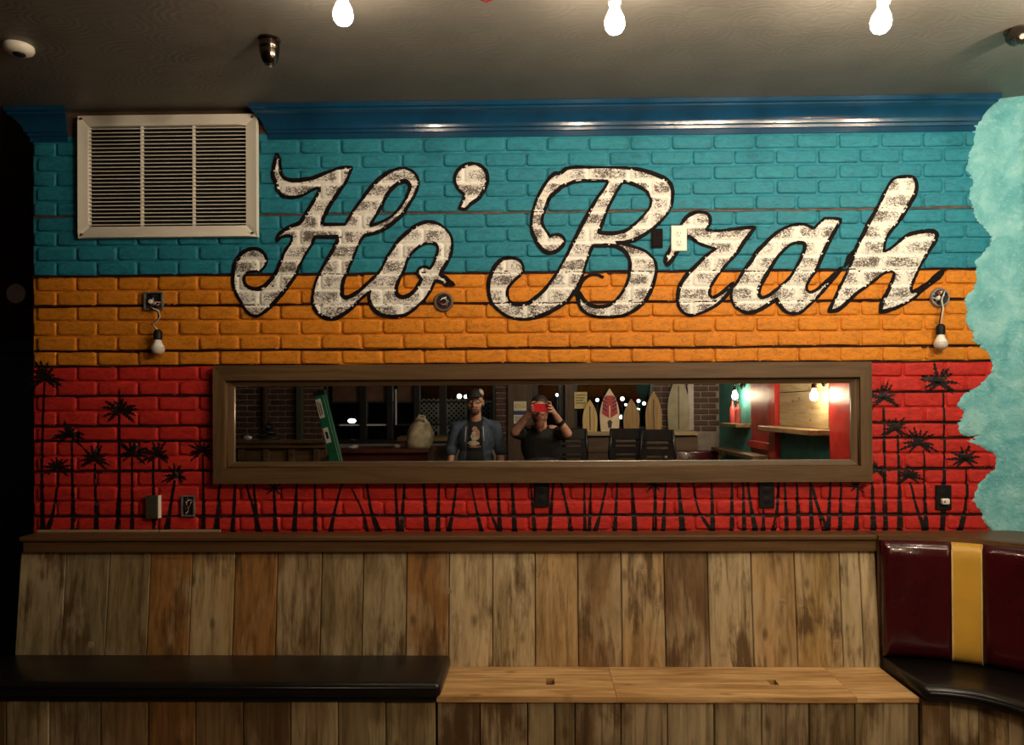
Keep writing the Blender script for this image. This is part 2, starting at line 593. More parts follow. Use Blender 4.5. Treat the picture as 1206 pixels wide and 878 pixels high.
# dark painted joints
xe = P(1172, 300, 0).x
for k, hw in ((5, .0058), (9, .0070), (11, .0062), (14, .0058), (15, .0050), (17, .0062), (19, .0062), (20, .0055), (22, .0068), (25, .0065)):
    z = ZTOP - k * COURSE
    st = []
    x = XL + .002
    while x < xe + (.0 if k < 12 else -.0):
        st.append((Vector((x, z + .002 * math.sin(x * 5.1 + k) + .0012 * math.sin(x * 23 + k * 2))), hw * (1 + .28 * math.sin(x * 17 + k * 3) * math.sin(x * 5))))
        x += .022
    ribbons('painted_line', [st], M_LINE_TEAL if k == 5 else M_LINE, wall_back, .0007)

# ---- the lettering, traced as closed outlines (zoom tiles of the photo: origin, 7.98 px per photo pixel)
ORG = dict(A=(265, 175), B=(265, 275), C=(400, 175), D=(400, 275), E=(520, 175), F=(560, 275), G=(660, 175), H=(670, 275), I=(770, 235), J=(770, 285), K=(850, 235), L=(850, 285), M=(970, 195), N=(970, 285))
def T(s):
    """'A 490,45c 515,110 ... B ...' -> photo pixel points"""
    out = []; o = (0, 0)
    for w in s.split():
        if w in ORG: o = ORG[w]; continue
        f = ''.join(ch for ch in w if ch in 'cx')
        a, b = w.rstrip('cx').split(',')
        out.append((o[0] + float(a) / 7.98, o[1] + float(b) / 7.98, f))
    return out
LETTERS = [
 ('capital H', ["A 490,45c 515,110 522,200 545,265 580,290 640,303 720,297 820,283 920,245 1020,205 1100,180 1195,178c 1150,295 1080,400 1010,500 960,590 925,660 912,715c 1130,715c "
   "C 130,590 240,440 340,320 430,245 520,200 620,190 690,220 735,280 740,350 710,430 660,520 600,610 530,680 440,745 340,795 235,820c D 190,85 150,180 110,280 75,370 40,440 25,520 25,580 55,605 110,590 180,545 260,475 350,400x 290,535 "
   "270,560 180,640 100,720 B 1110,765 1040,800 960,800 900,770 850,720 825,650 830,560 855,460 890,380 950,270 1010,170 1050,90 1078,35c 850,38c 815,110 760,200 710,290 670,390 610,480 540,570 470,650 400,720 340,765 300,780 240,765 190,710 150,640 110,570 80,480 80,380 95,290 140,210 200,165 280,145 350,170 390,230 385,300 340,350 280,360 220,370 185,410 190,470 230,510 300,525 370,500 430,440 480,370 510,300 550,200 590,130 628,75 630,28c 570,25 520,45 485,80c "
   "A 500,820 550,775 620,735 700,705 740,655 790,570 850,470 885,400 890,365c 820,395 740,440 650,460 560,450 500,400 480,320 455,270 455,200 470,130",
   "C 285,730c 350,620 400,530 440,450 500,375 560,325 610,308 650,325 660,370 640,430 600,510 550,580 490,640 400,690"]),
 ('small o', ["C 560,860 640,790 700,740 780,700 850,690 930,710 1000,760 1050,830 D 1060,100 1050,190 1010,280 960,360 950,392c 990,415 1030,450 1075,485c 1000,478 940,455 900,450c 860,530 810,610 740,680 670,740 590,775 500,785 400,770 330,725 290,660 275,590 290,535x 350,400 400,320 445,230 510,130",
   "D 850,90 900,100 925,140 910,210 880,290 850,335c 800,315 745,335 735,385 770,435c 740,490 700,545 640,590 580,600 540,570 535,510 570,420 610,340 640,250 690,180 760,120 820,93"]),
 ('apostrophe', ["E 290,145 370,165 420,220 432,300 405,380 350,470 280,520 225,570 165,565c 195,500 215,440 160,390 125,310 135,240 190,175"]),
 ('capital B', ["G 0,235 60,190 150,178 300,178 450,178 600,183 700,195 800,215 900,250 990,290 1040,350 1055,430 1040,540 1000,620 930,700 850,770 760,830 680,870 H 600,70 510,90 440,90c 520,100 600,125 700,160 770,210 810,270 820,350 800,450 760,560 700,650 620,720 520,770 400,785 280,785 180,760 110,700 85,620 85,545c 120,600 160,650 230,685 310,690 390,670 450,620 510,540 550,450 570,360 570,260 540,190 480,140 400,115 310,118 225,120c 190,200 160,290 130,390 100,460 60,520 "
   "F 880,620 800,680 700,740 600,780 500,805 400,805 300,780 210,720 150,650 125,560 125,460 150,380 190,300 260,240 330,232 400,245 440,290 450,350 420,395 350,460 305,520 300,590 325,650 400,668 500,655 560,610 640,540 710,450 760,380 810,290 860,200 910,100 950,20 G 180,760 240,650 290,560 350,460 410,380 450,308c 350,305 200,305 100,325 0,370 E 1100,390 1020,460 985,540 955,620 945,700 975,760 1020,830 F 692,42c 720,20 770,12 820,35 835,80 810,130 750,175 690,185 640,165 590,110 560,50 E 850,780 845,680 860,590 890,490 940,390 990,310 1060,240",
   "G 590,320 660,330 750,370 820,420 850,490 835,560 780,630 700,710 620,770 530,795 440,800 360,790c 400,690 440,580 490,480 540,390"]),
 ('small r', ["I 270,215 310,165 380,125 450,120 510,145 530,200 515,250 488,290c 600,298 720,285 840,270 950,258c 900,330 840,410 790,490 730,560 650,650 590,730 545,800 J 530,430 522,500 545,525 600,505 680,445 745,385c 720,455 660,530 580,600 480,655 400,685 330,690 270,660 230,600 225,500 250,400 310,310 380,240 460,160 530,100 582,70c 500,45 420,15 I 330,350 270,400 220,490 170,570 125,622c 105,585 120,530 170,430 220,310"]),
 ('small a', ["K 862,275c 790,240 720,235 640,250 550,290 470,350 400,420 330,490 280,570 220,650 170,730 130,800 L 100,430 85,500 100,570 150,630 220,665 300,660 380,625 450,580 515,540c 540,590 590,650 660,675 740,665 800,615 880,540 960,450 1040,350 1130,240c 1050,310 970,380 890,450 830,475 795,455 800,400 840,330 890,260 K 930,560 970,470 1010,390 1060,300 1110,215 1112,190c 1040,180 960,180c 910,230",
   "K 700,410 770,418 772,470 740,560 690,650 640,730 570,800 L 500,460 430,510 370,525 345,490 355,430 390,360 430,290 K 460,640 510,560 570,490 640,430"]),
 ('small h', ["M 640,140 700,110 820,108 860,140 870,230 830,320 770,420 710,520 650,590 600,660 575,720 565,780 560,812c 620,785 700,720 790,655 880,630 980,618 1040,625 1062,660 1040,720 990,800 950,870 N 920,200 880,280 840,370 815,440 825,475c 900,440 980,390 1060,310 1130,265c 1080,335 1000,400 920,460 860,520 780,570 680,620 590,650 530,660c 540,590 570,520 610,440 645,350 655,295 610,280 550,305 480,360 400,420 300,490 220,570 130,640 45,655c 80,580 130,470 180,360 225,270 270,160 300,60 M 320,740 370,640 430,520 500,400 560,280 610,180"]),
]
for li, (nm, loops) in enumerate(LETTERS):
    dense = [spline(T(s)) for s in loops]
    o = fill('painted_letter', [[world2(p) for p, _ in lp] for lp in dense], M_WHITE, wall_back, .0021, grid=.0055)
    o['label'] = 'white scuffed script ' + nm + ' with black outline'
    q = random.Random(li)
    strokes = []
    for lp in dense:
        n = len(lp)
        cur = []
        ph = q.uniform(0, 6)
        for i in range(n + 1):
            p, sk = lp[i % n]
            cur.append((world2(p),   .0080 * (1 + .22 * math.sin(i * .13 + ph) + q.uniform(-.12, .12))))
            if sk and i < n:
                strokes.append(cur); cur = []
        strokes.append(cur)
    if nm == 'capital B':
        strokes.append(stroke_px([(p[0], p[1], w) for p, w in zip(T("H 50,590 90,510 130,440 200,395 270,393 325,418"), (2.6, 3.2, 2.6, 1.8, 1.5, 1.9))]))
    if nm == 'small h':
        strokes.append(stroke_px([(p[0], p[1], w) for p, w in zip(T("N 290,80 240,160 190,240"), (2.4, 4.4, 1.2))]))
        strokes.append(stroke_px([(p[0], p[1], w) for p, w in zip(T("N 870,490 960,420 1060,330 1130,262"), (2.4, 3.0, 2.4, .8))]))
    ol = ribbons('letter_outline', strokes, M_BLACKPAINT, o, .0037)

# ---- painted palm trees: crown (x, y, radius, lean) and trunk points
PALMS = [((52, 447, 20), [(53, 450), (51, 500), (50, 560), (51, 629)], 1.0), ((82, 514, 18), [(85, 518), (86, 570), (87, 629)], 1.0), ((68, 552, 15), [(70, 556), (64, 600), (55, 629)], 1.0),
 ((111, 542, 17), [(112, 546), (113, 590), (114, 629)], 1.0), ((142, 485, 21), [(141, 488), (141, 560), (139, 629)], 1.1), ((156, 535, 18), [(156, 538), (156, 590), (156, 629)], .9),
 ((186, 537, 17), [(181, 540), (181, 570), (183, 629)], 1.0), ((207, 562, 14), [(206, 566), (200, 605), (196, 629)], 1.3), ((238, 532, 15), [(239, 536), (240, 580), (240, 629)], .9),
 (None, [(259, 570), (257, 600), (255, 629)], 1.2), (None, [(277.5, 570), (274, 629)], .9), (None, [(290, 571), (299, 600), (306, 629)], 1.0), (None, [(299, 570), (304, 629)], .9),
 ((323, 577, 11), [(323, 578), (325, 629)], .9), (None, [(350, 570), (346.5, 629)], 1.0), (None, [(371, 570), (371.5, 629)], .8), (None, [(403, 569), (395, 600), (389, 629)], .9),
 (None, [(414, 575), (428, 605), (433, 629)], .7), (None, [(432, 570), (437, 600), (447, 629)], 1.1), (None, [(465.5, 569), (469, 629)], .8), (None, [(476, 569), (473, 629)], .8), (None, [(499, 569), (503, 629)], 1.0),
 (None, [(517, 569), (515.7, 629)], .9), (None, [(538, 569), (533, 605), (528, 629)], 1.0), (None, [(555, 569), (561, 600), (568, 629)], .8), (None, [(571, 570), (577, 602), (589, 629)], .7), (None, [(586.5, 569), (589, 629)], .9),
 (None, [(603, 569), (606.5, 629)], 1.0), (None, [(625, 569), (630, 629)], .8), (None, [(652, 569), (646.6, 629)], .8), (None, [(661, 569), (668, 600), (673, 629)], 1.0), (None, [(688, 569), (689, 629)], .7), (None, [(696, 569), (694, 629)], .7),
 (None, [(715, 568), (707, 605), (700, 629)], .9), (None, [(727, 568), (724, 629)], .8), (None, [(744, 568), (748, 629)], 1.0), ((770, 572, 12), [(772, 573), (771, 629)], .9), (None, [(784, 568), (781, 628)], .8),
 (None, [(799, 568), (804, 628)], 1.1), (None, [(816, 568), (823, 602), (840, 628)], .8), (None, [(838, 568), (839.5, 628)], .9), (None, [(862, 568), (862, 628)], .9), (None, [(875, 568), (876.5, 628)], .8), (None, [(880, 568), (885, 600), (890, 628)], 1.1),
 (None, [(899, 599), (899, 628)], .8), (None, [(917, 568), (915, 600), (911, 628)], 1.0), (None, [(924, 568), (926.7, 628)], .8), (None, [(938, 568), (941, 628)], .9), (None, [(954, 568), (956, 628)], .9), (None, [(955, 570), (964, 600), (974, 628)], 1.2),
 (None, [(978, 567), (975, 628)], .9), (None, [(990.5, 567), (989, 628)], .8), ((1008, 574, 10), [(1010, 575), (1008, 628)], .9),
 ((1040, 470, 17), [(1041, 480), (1042, 560), (1043, 628)], .9), ((1054, 506, 16), [(1057, 512), (1059, 570), (1060, 628)], 1.1), ((1082, 523, 18), [(1088, 530), (1089, 580), (1091, 628)], .9), ((1105, 452, 21), [(1111, 460), (1112, 550), (1110, 628)], 1.0),
 ((1136, 542, 17), [(1138, 550), (1138, 590), (1130, 628)], 1.1), ((1032, 555, 13), [(1027, 568), (1029, 628)], 1.1), ((1070, 562, 15), [(1072, 568), (1080, 600), (1091, 628)], 1.0)]
for pi, (crown, trunk, wd) in enumerate(PALMS):
    q = random.Random(500 + pi)
    n = len(trunk)
    L = sum(math.hypot(b[0] - a[0], b[1] - a[1]) for a, b in zip(trunk, trunk[1:]))
    ws = []
    acc = 0
    for i, p in enumerate(trunk):
        if i: acc += math.hypot(p[0] - trunk[i - 1][0], p[1] - trunk[i - 1][1])
        f = acc / L
        ws.append((p[0], p[1], wd * (1.25 + .8 * f + (1.4 if i == n - 1 else 0))))
    st = stroke_px(ws, .9)
    st = [(p, w * q.uniform(.82, 1.18)) for p, w in st]
    strokes = [st]
    if crown:
        cx, cy, r = crown
        nf = 12 if r > 12 else 7
        for f in range(nf):
            a = R(-205 + 230 * f / (nf - 1) + q.uniform(-9, 9))       # fan of fronds, drooping at both sides
            ln = r * q.uniform(.80, 1.42) * (.8 if f in (0, nf - 1) else 1)
            dx, dy = math.cos(a), math.sin(a)
            droop = r * .24 * (abs(dx) ** .7)
            pts = []
            for k in range(12):
                t = k / 11
                wob = q.uniform(-.4, .4)
                pts.append((cx + dx * ln * t + wob, cy + dy * ln * t + droop * t * t * 1.2 + wob, (1.75 * math.sin(math.pi * min(1, t * .80 + .18)) ** .7 * (1.45 if k % 2 else .55)) * (r / 18)))
            strokes.append(stroke_px(pts, 1.1))
    o = ribbons('painted_palm', strokes, M_PALM, wall_back, .0009 + .00002 * (pi % 5))

# ---- torn plaster skin at the right corner
def plaster_material():
    t = NT('light_teal_plaster')
    p = t.pos()
    a = t.noise(p, 9, 5, .6, .6); b = t.noise(p, 55, 5, .65, .5)
    c = t.ramp(a, [(.3, (.100, .38, .43)), (.5, (.19, .52, .56)), (.72, (.36, .67, .68))])
    c = t.mix(t.math('MULTIPLY', t.ramp(b, [(.55, 0.0), (.7, 1.0)]), .5), c, (.48, .72, .67))
    t.set(col=c, rough=.6, spec=.4)
    t.bump(t.math('ADD', t.math('MULTIPLY', a, .6), t.math('MULTIPLY', b, .8)), 1.0, .012)
    return t.m
M_PLASTER = plaster_material()
edge = []
q = random.Random(3)
for a, b in zip(PLASTER_PX, PLASTER_PX[1:]):
    for t in (0, .2, .4, .6, .8):
        edge.append(world2(Vector((a[0] + (b[0] - a[0]) * t + q.uniform(-1.7, 1.7), a[1] + (b[1] - a[1]) * t + q.uniform(-.4, .4)))))
edge = [e for e in edge if e.y < CEIL - .004]
loop = [Vector((edge[0].x, CEIL - .001))] + edge + [Vector((edge[-1].x, LEDGE_Z - .02)), Vector((XR - .002, LEDGE_Z - .02)), Vector((XR - .002, CEIL - .001))]
o = fill('plaster_patch', [loop], M_PLASTER, wall_back, .001, grid=.012)
o['label'] = 'light teal rough plaster with a torn edge'
es = set((round(e.x, 5), round(e.y, 5)) for e in edge)
for v in o.data.vertices:
    if (round(v.co.x, 5), round(v.co.z, 5)) not in es:
        v.co.y = -.0125 + .0035 * noise.noise(Vector((v.co.x * 14, 0, v.co.z * 14))) + .0020 * noise.noise(Vector((v.co.x * 40, 3, v.co.z * 40)))
        dx = v.co.x - (XR - .068)                       # plaster rounds into the corner
        if dx > 0: v.co.y -= .068 - math.sqrt(max(0, .068 ** 2 - dx ** 2))

# ================================================================ room shell
def ceiling_material():
    t = NT('embossed_ceiling')
    p = t.pos()
    vr = t.n('ShaderNodeTexVoronoi'); vr.inputs['Scale'].default_value = 5.5
    t.l(t.mapping(p, (1, 1.3, 0)), vr.inputs['Vector'])
    ringw = t.math('SINE', t.math('MULTIPLY', vr.outputs['Distance'], 46.0))
    fib = t.noise(t.mapping(p, (3, 40, 1)), 5, 4)
    n = t.noise(p, 5, 4)
    t.set(col=t.ramp(n, [(.3, (.165, .150, .127)), (.7, (.205, .188, .162))]), rough=.5, spec=.4)
    t.bump(t.math('ADD', t.math('MULTIPLY', ringw, .16), fib), .26, .004)
    return t.m
M_CEIL = ceiling_material()
tag(MB().box((-5.0, YSTREET - .25, CEIL), (XR + .3, 1.8, CEIL + .12)).build('ceiling', M_CEIL), kind='structure', label='dark taupe embossed ceiling')
M_FLOOR = wood('floor_wood', 'x', (.06, .035, .02), (.11, .065, .035), rough=.45)
tag(MB().box((-5.0, YSTREET - .25, -.1), (XR + .3, 1.8, 0)).build('floor', M_FLOOR), kind='structure', label='dark wooden floor')
M_TEALWALL = plain('teal_wall_paint', (.05, .24, .225), .6, var=.3, scale=9, bump=.4, bscale=40)
wall_right = MB().box((XR, YSTREET - .2, 0), (XR + .2, 0.0, CEIL)).build('wall_right', M_TEALWALL)
tag(wall_right, kind='structure', label='teal rough plaster side wall')
# passage left of the mural wall
M_DARKRED = plain('dark_red_paint', (.10, .013, .010), .6, var=.3)
M_DARKTEAL = plain('dark_teal_paint', (.016, .075, .095), .5, var=.3)
M_NIGHT = plain('near_black_paint', (.006, .006, .007), .6)
tag(MB().box((-5.0, 1.6, 0), (XR + .3, 1.8, CEIL)).build('wall_passage', M_DARKRED), kind='structure', label='dark red wall at the end of the passage')
tag(MB().box((-5.0, YSTREET, 0), (-4.8, 1.6, CEIL)).build('wall_left', M_NIGHT), kind='structure', label='dark side wall of the room')

dd = empty('door_1', (-3.45, 1.56, 0))
tag(dd, 'dark teal panelled door in the passage', kind='structure')
MB().box((-.55, -.03, 0), (.36, .03, 1.98), .004).build('door_leaf', M_DARKTEAL, dd)
for x0, x1 in ((-.47, -.14), (-.06, .27)):
    for z0, z1 in ((.12, .88), (1.0, 1.86)):
        MB().box((x0, -.05, z0), (x1, -.03, z1), .008).build('door_panel', M_DARKTEAL, dd)
for x0, x1, z0, z1 in ((-.64, -.55, 0, 2.06), (.36, .45, 0, 2.06), (-.55, .36, 1.98, 2.06)):
    MB().box((x0, -.07, z0), (x1, .03, z1), .006).build('door_casing', M_DARKTEAL, dd)
M_CHROME = plain('dull_steel', (.45, .42, .38), .32, 1.0, var=.1)
l0 = P(15, 345, 1.52)
t = thing('round_porthole', 'round porthole on the dark red passage wall, its glass given a faint glow', 'lamp', (l0.x, 1.60, l0.z))
MB().lathe([(.02, 0), (.095, 0), (.10, .02), (.085, .045), (.07, .05)], (0, 0, 0), 24, Matrix.Rotation(R(90), 3, 'X')).build('rim', plain('dark_bronze', (.10, .07, .05), .35, .8), t, 'auto')
MB().ball((0, -.04, 0), (.07, .028, .07), 20, 8).build('lens', emitter('added_lens_glow', (.30, .16, .12), .025), t, True)  # faint emission put into the reflective glass so it shows in the dark

# ================================================================ crown moulding
M_BLUE = plain('blue_gloss_paint', (.005, .047, .110), .20, var=.2, scale=6, bump=.12, bscale=30, coat=.3)
CROWN = [(0, 0), (.010, 0), (.010, .022), (.016, .024), (.018, .036), (.026, .040), (.028, .050), (.030, .058), (.042, .078), (.060, .098), (.072, .104), (.072, .112), (.082, .116), (.082, .134), (0, .134)]
def crown(name, x0, x1, left_out, right_out, label):
    mb = MB()
    n = len(CROWN)
    zb = CEIL - .1345
    vs = [(x0 + left_out * p, -p - .0005, zb + z) for p, z in CROWN] + [(x1 + right_out * p, -p - .0005, zb + z) for p, z in CROWN]
    fs = [(i, (i + 1) % n, n + (i + 1) % n, n + i) for i in range(n)] + [tuple(range(n)), tuple(range(n, 2 * n))[::-1]]
    mb.add(vs, fs)
    o = mb.build(name, M_BLUE, None, 'auto')
    return tag(o, label, kind='structure')
crown('trim_1', XL, P(80, 160).x, -1, .45, 'short piece of blue crown moulding left of the vent')
crown('trim_2', P(320, 160).x, P(1145, 151).x, -.9, 1.0, 'long blue glossy crown moulding above the lettering')

# ================================================================ return-air grille
M_IVORY = plain('ivory_enamel', (.80, .74, .63), .38, var=.05, scale=5)
g = thing('air_vent_grille', 'large ivory metal air vent grille with thin slats at upper left', 'vent', ((GRL['x0'] + GRL['x1']) / 2, -.011, GRL['z0']))
gw, gh = (GRL['x1'] - GRL['x0']) / 2, GRL['z1'] - GRL['z0']
MB().box((-gw + .03, .0, .03), (gw - .03, .006, gh - .03)).build('duct_back', M_NIGHT, g)
fw = .052
for poly in ([(-gw, 0), (gw, 0), (gw - fw, fw), (-gw + fw, fw)], [(-gw, gh), (gw, gh), (gw - fw, gh - fw), (-gw + fw, gh - fw)],
             [(-gw, 0), (-gw, gh), (-gw + fw, gh - fw), (-gw + fw, fw)], [(gw, 0), (gw, gh), (gw - fw, gh - fw), (gw - fw, fw)]):
    mb = MB()
    cx = sum(p[0] for p in poly) / 4; cz = sum(p[1] for p in poly) / 4
    inner = [(p[0] + (cx - p[0]) * .10, p[1] + (cz - p[1]) * .10) for p in poly]
    vs = [(p[0], 0, p[1]) for p in poly] + [(p[0], -.016, p[1]) for p in poly] + [(p[0], -.024, p[1]) for p in inner]
    n = 4
    fs = [tuple(range(4))] + [(i + k * 4, (i + 1) % 4 + k * 4, 4 + (i + 1) % 4 + k * 4, 4 + i + k * 4) for k in range(2) for i in range(4)] + [(8, 9, 10, 11)]
    mb.add(vs, fs).build('frame', M_IVORY, g, 'auto')
NS = 26
sm = MB()
sw = gw - fw + .002
sm.add([(-sw, -.020, -.0035), (sw, -.020, -.0035), (sw, -.0015, .0022), (-sw, -.0015, .0022), (-sw, -.020, .0004), (sw, -.020, .0004), (sw, -.0015, .0036), (-sw, -.0015, .0036)],
       [(0, 1, 2, 3), (4, 7, 6, 5), (0, 4, 5, 1), (2, 6, 7, 3), (0, 3, 7, 4), (1, 5, 6, 2)])
sme = sm.mesh('slat'); sme.materials.append(M_IVORY)
for i in range(NS):
    z = fw + (gh - 2 * fw) * (i + .5) / NS
    link('slat', sme, None, g, (0, 0, z))
for px in (168, 229):
    x = P(px, 210, -.02).x - g.location.x
    MB().box((x - .0035, -.0215, fw), (x + .0035, -.002, gh - fw)).build('mullion', M_IVORY, g)
for x in (-gw + .02, gw - .02):
    for z in (.016, gh - .016):
        MB().lathe([(.006, 0), (.006, .002), (.003, .003)], (x, -.0238, z), 10, Matrix.Rotation(R(90), 3, 'X')).build('screw', M_CHROME, g, 'auto')

# ================================================================ framed mirror
M_FRAME = wood('frame_wood_brown', 'x', (.082, .044, .017), (.128, .072, .029), grain=(30, 1.6), rough=.5, knots=False, bump=.25)
M_FRAMEV = wood('frame_wood_brown_upright', 'z', (.082, .044, .017), (.128, .072, .029), grain=(30, 1.6), rough=.5, knots=False, bump=.25)
mt = NT('mirror_glass'); mt.set(col=(.86, .87, .86), metal=1.0, rough=0.0)
mir = thing('framed_mirror', 'long horizontal mirror in a wide brown wooden frame under the lettering', 'mirror', ((MIR['x0'] + MIR['x1']) / 2, -.011, MIR['z0']))
mw, mh = (MIR['x1'] - MIR['x0']) / 2, MIR['z1'] - MIR['z0']
gx0 = P(276.5, 500, MIRROR_Y).x - mir.location.x; gx1 = P(1001.5, 500, MIRROR_Y).x - mir.location.x
gz0 = P(640, 543.5, MIRROR_Y).z - MIR['z0']; gz1 = P(640, 453, MIRROR_Y).z - MIR['z0']
MB().box((gx0 - .02, MIRROR_Y - mir.location.y, gz0 - .02), (gx1 + .02, MIRROR_Y - mir.location.y + .004, gz1 + .02)).build('mirror_pane', mt.m, mir)
def member(outer, inner, y0, y1, y2, name, mat):
    """mitred member: outer edge 2 points, inner edge 2 points; raised lip inside"""
    vs = [(p[0], 0, p[1]) for p in outer + inner] + [(p[0], y0, p[1]) for p in outer] + [(p[0], y1, p[1]) for p in inner]
    # order: outer a b, inner b a
    fs = [(0, 1, 2, 3), (4, 5, 6, 7), (0, 1, 5, 4), (2, 3, 7, 6), (1, 2, 6, 5), (0, 3, 7, 4)]
    return MB().add(vs, fs).build(name, mat, mir)
O = [(-mw, 0), (mw, 0), (mw, mh), (-mw, mh)]
lip = .030
I1 = [(gx0 - lip, gz0 - lip * .8), (gx1 + lip, gz0 - lip * .8), (gx1 + lip, gz1 + lip * .8), (gx0 - lip, gz1 + lip * .8)]
I2 = [(gx0, gz0), (gx1, gz0), (gx1, gz1), (gx0, gz1)]
for k in range(4):
    k2 = (k + 1) % 4
    m = M_FRAME if k in (0, 2) else M_FRAMEV
    member([O[k], O[k2]], [I1[k2], I1[k]], -.042, -.042, 0, 'frame_rail' if k in (0, 2) else 'frame_stile', m)
    member([I1[k], I1[k2]], [I2[k2], I2[k]], -.022, -.014, 0, 'inner_lip', m)
    # thin bead between frame and lip
M_EDGE = plain('bevel_highlight', (.62, .55, .46), .25, .7, var=.1)  # pale colour stands in for the highlight along the bevelled glass edge
for k in range(4):
    k2 = (k + 1) % 4
    p, q2 = I1[k], I1[k2]
    MB().tube([(p[0], -.0215, p[1]), (q2[0], -.0215, q2[1])], .006, 6).build('bead', m, mir, True)
    p, q2 = I2[k], I2[k2]
    MB().tube([(p[0], -.0075, p[1]), (q2[0], -.0075, q2[1])], .0028, 6).build('edge_highlight', M_EDGE, mir, True)

# ================================================================ bench: cap, back planks, seat, front planks
M_CAP = wood('cap_wood', 'x', (.092, .044, .016), (.138, .070, .028), grain=(30, 1.2), rough=.42, knots=False, bump=.2)
M_PLANK = wood('reclaimed_plank', 'z', (.55, .52, .47), (1.0, 1.0, 1.0), grain=(26, 1.5), wear=.70, pale=(.50, .385, .225), dark=(.095, .050, .019), rough=.5, tint=True, bump=.5)
M_SEATPLY = wood('bare_seat_wood', 'x', (.42, .225, .080), (.70, .44, .20), grain=(22, 2.0), rough=.5, dark=(.10, .05, .02), bump=.5)
M_LATH = wood('pale_lath', 'x', (.30, .20, .11), (.44, .31, .18), rough=.6, knots=False)
YC = -.125
cap = thing('wall_ledge', 'long brown wooden ledge capping the plank bench back', 'ledge', (0, 0, LEDGE_Z))
xa, xb = P(27, 632, YC).x, 1.4405
MB().box((xa - .012, YC - .012, -.022), (xb, -.0115, 0), .005).build('top_board', M_CAP, cap)
MB().box((xa, YC, -.070), (xb, YC + .025, -.0225), .002).build('front_board', M_CAP, cap)
def lath(px0, px1, label):
    a, b = P(px0, 630).x, P(px1, 630).x
    tag(MB().box((a, -.028, LEDGE_Z + .0002), (b, -.0118, LEDGE_Z + .011), .002).build('lath_strip', M_LATH, None), label, 'lath')
lath(48, 189, 'pale wooden lath strip lying on the ledge below the leftmost palms')
lath(191, 262, 'short pale lath strip on the ledge under the steel outlet box')
TINT = dict(g=(.36, .275, .155), p=(.56, .43, .245), o=(.36, .175, .055), d=(.20, .115, .050), l=(.30, .215, .105), t=(.47, .305, .140), y=(.50, .325, .125), b=(.27, .160, .070))
ZS = .493                                   # seat height
YB = -.150                                  # foot of the back planks
bt = [24, 78, 129, 177.5, 226.5, 277, 327, 379, 428, 479, 529, 580, 630, 680, 731, 781.5, 833, 884, 935, 988, 1012, 1031]
back = thing('plank_bench_back', 'upright bench back of mixed reclaimed planks under the mural', 'bench back', (0, 0, 0))
tones = 'gglotobllopptbtdptyppod'
for i in range(len(bt) - 1):
    xt0, xt1 = P(bt[i], 646, YC + .02).x, P(bt[i + 1], 646, YC + .02).x
    g0 = .0016
    y_t, y_b = YC + .022 + rnd.uniform(-.0015, .0015), YB + rnd.uniform(-.0015, .0015)
    zt, zb = LEDGE_Z - .0705, ZS + .001
    xm = (xt0 + xt1) / 2; w = (xt1 - xt0) / 2 - g0
    mb = MB()
    bev = .003
    vs = []
    for (y, z) in ((y_b, zb), (y_t, zt)):
        vs += [(-w, y + .02, z - ZS), (-w, y + bev, z - ZS), (-w + bev, y, z - ZS), (w - bev, y, z - ZS), (w, y + bev, z - ZS), (w, y + .02, z - ZS)]
    fs = [(0, 1, 2, 3, 4, 5), (6, 7, 8, 9, 10, 11)] + [(j, (j + 1) % 6, 6 + (j + 1) % 6, 6 + j) for j in range(6)]
    c = TINT[tones[i]]; f = rnd.uniform(.9, 1.1)
    mb.add(vs, fs).build('plank', M_PLANK, back, False, (xm, 0, ZS), None, (c[0] * f, c[1] * f, c[2] * f, 1))
# pale round plugs where screws were filled
for px, py in ((529, 697), (775.5, 715), (758, 674), (985, 757), (853, 773), (921, 709), (943, 712), (107, 760)):
    w_ = P(px, py, -.13)
    f_ = (w_.z - ZS) / (LEDGE_Z - .07 - ZS)
    yy = YB + (YC + .022 - YB) * f_
    w_ = P(px, py, yy)
    MB().lathe([(.001, 0), (.0135, 0), (.0125, .003), (.001, .003)], (w_.x, yy + .001, w_.z), 14, Matrix.Rotation(R(90), 3, 'X')).build('wood_plug', M_LATH, back, 'auto')
# dark backing
MB().box((xa + .004, -.100, ZS), (1.438, -.0905, LEDGE_Z - .071)).build('backing', M_NIGHT, back)

YF = -.478                                  # front edge of the seat
def seat_board(mbname, x0, x1, par, th=.022, hole=None, mat=None):
    mb = MB()
    if hole is None:
        mb.box((x0, YF - .006, ZS - th), (x1, YB + .018, ZS), .002)
    else:
        hx, hy, hr, hv = hole
        y0, y1 = YF - .006, YB + .018
        for a, b in (((x0, y0), (hx - hr, y1)), ((hx + hr, y0), (x1, y1)), ((hx - hr, y0), (hx + hr, hy - hv)), ((hx - hr, hy + hv), (hx + hr, y1))):
            mb.box((a[0], a[1], ZS - th), (b[0], b[1], ZS))
    return mb.build(mbname, mat or M_SEATPLY, par)
def front_planks(par, pxs, tones, ztop):
    for i in range(len(pxs) - 1):
        a, b = P(pxs[i], 830, YF).x, P(pxs[i + 1], 830, YF).x
        if pxs[i + 1] > 1060: b = 1.4405
        w = (b - a) / 2 - .0018
        y = YF + rnd.uniform(-.001, .002)
        c = TINT[tones[i % len(tones)]]; f = rnd.uniform(.8, 1.0)
        MB().box((-w, y, -.25), (w, y + .02, ztop - .25), .003).build('plank', M_PLANK, par, False, ((a + b) / 2, 0, .25), None, (c[0] * f, c[1] * f, c[2] * f, 1))
b1 = thing('cushioned_bench', 'wooden bench base with plank front under the long black cushion', 'bench', (0, 0, 0))
xs0, xs1 = P(-60, 830, YF).x, P(513, 830, YF).x
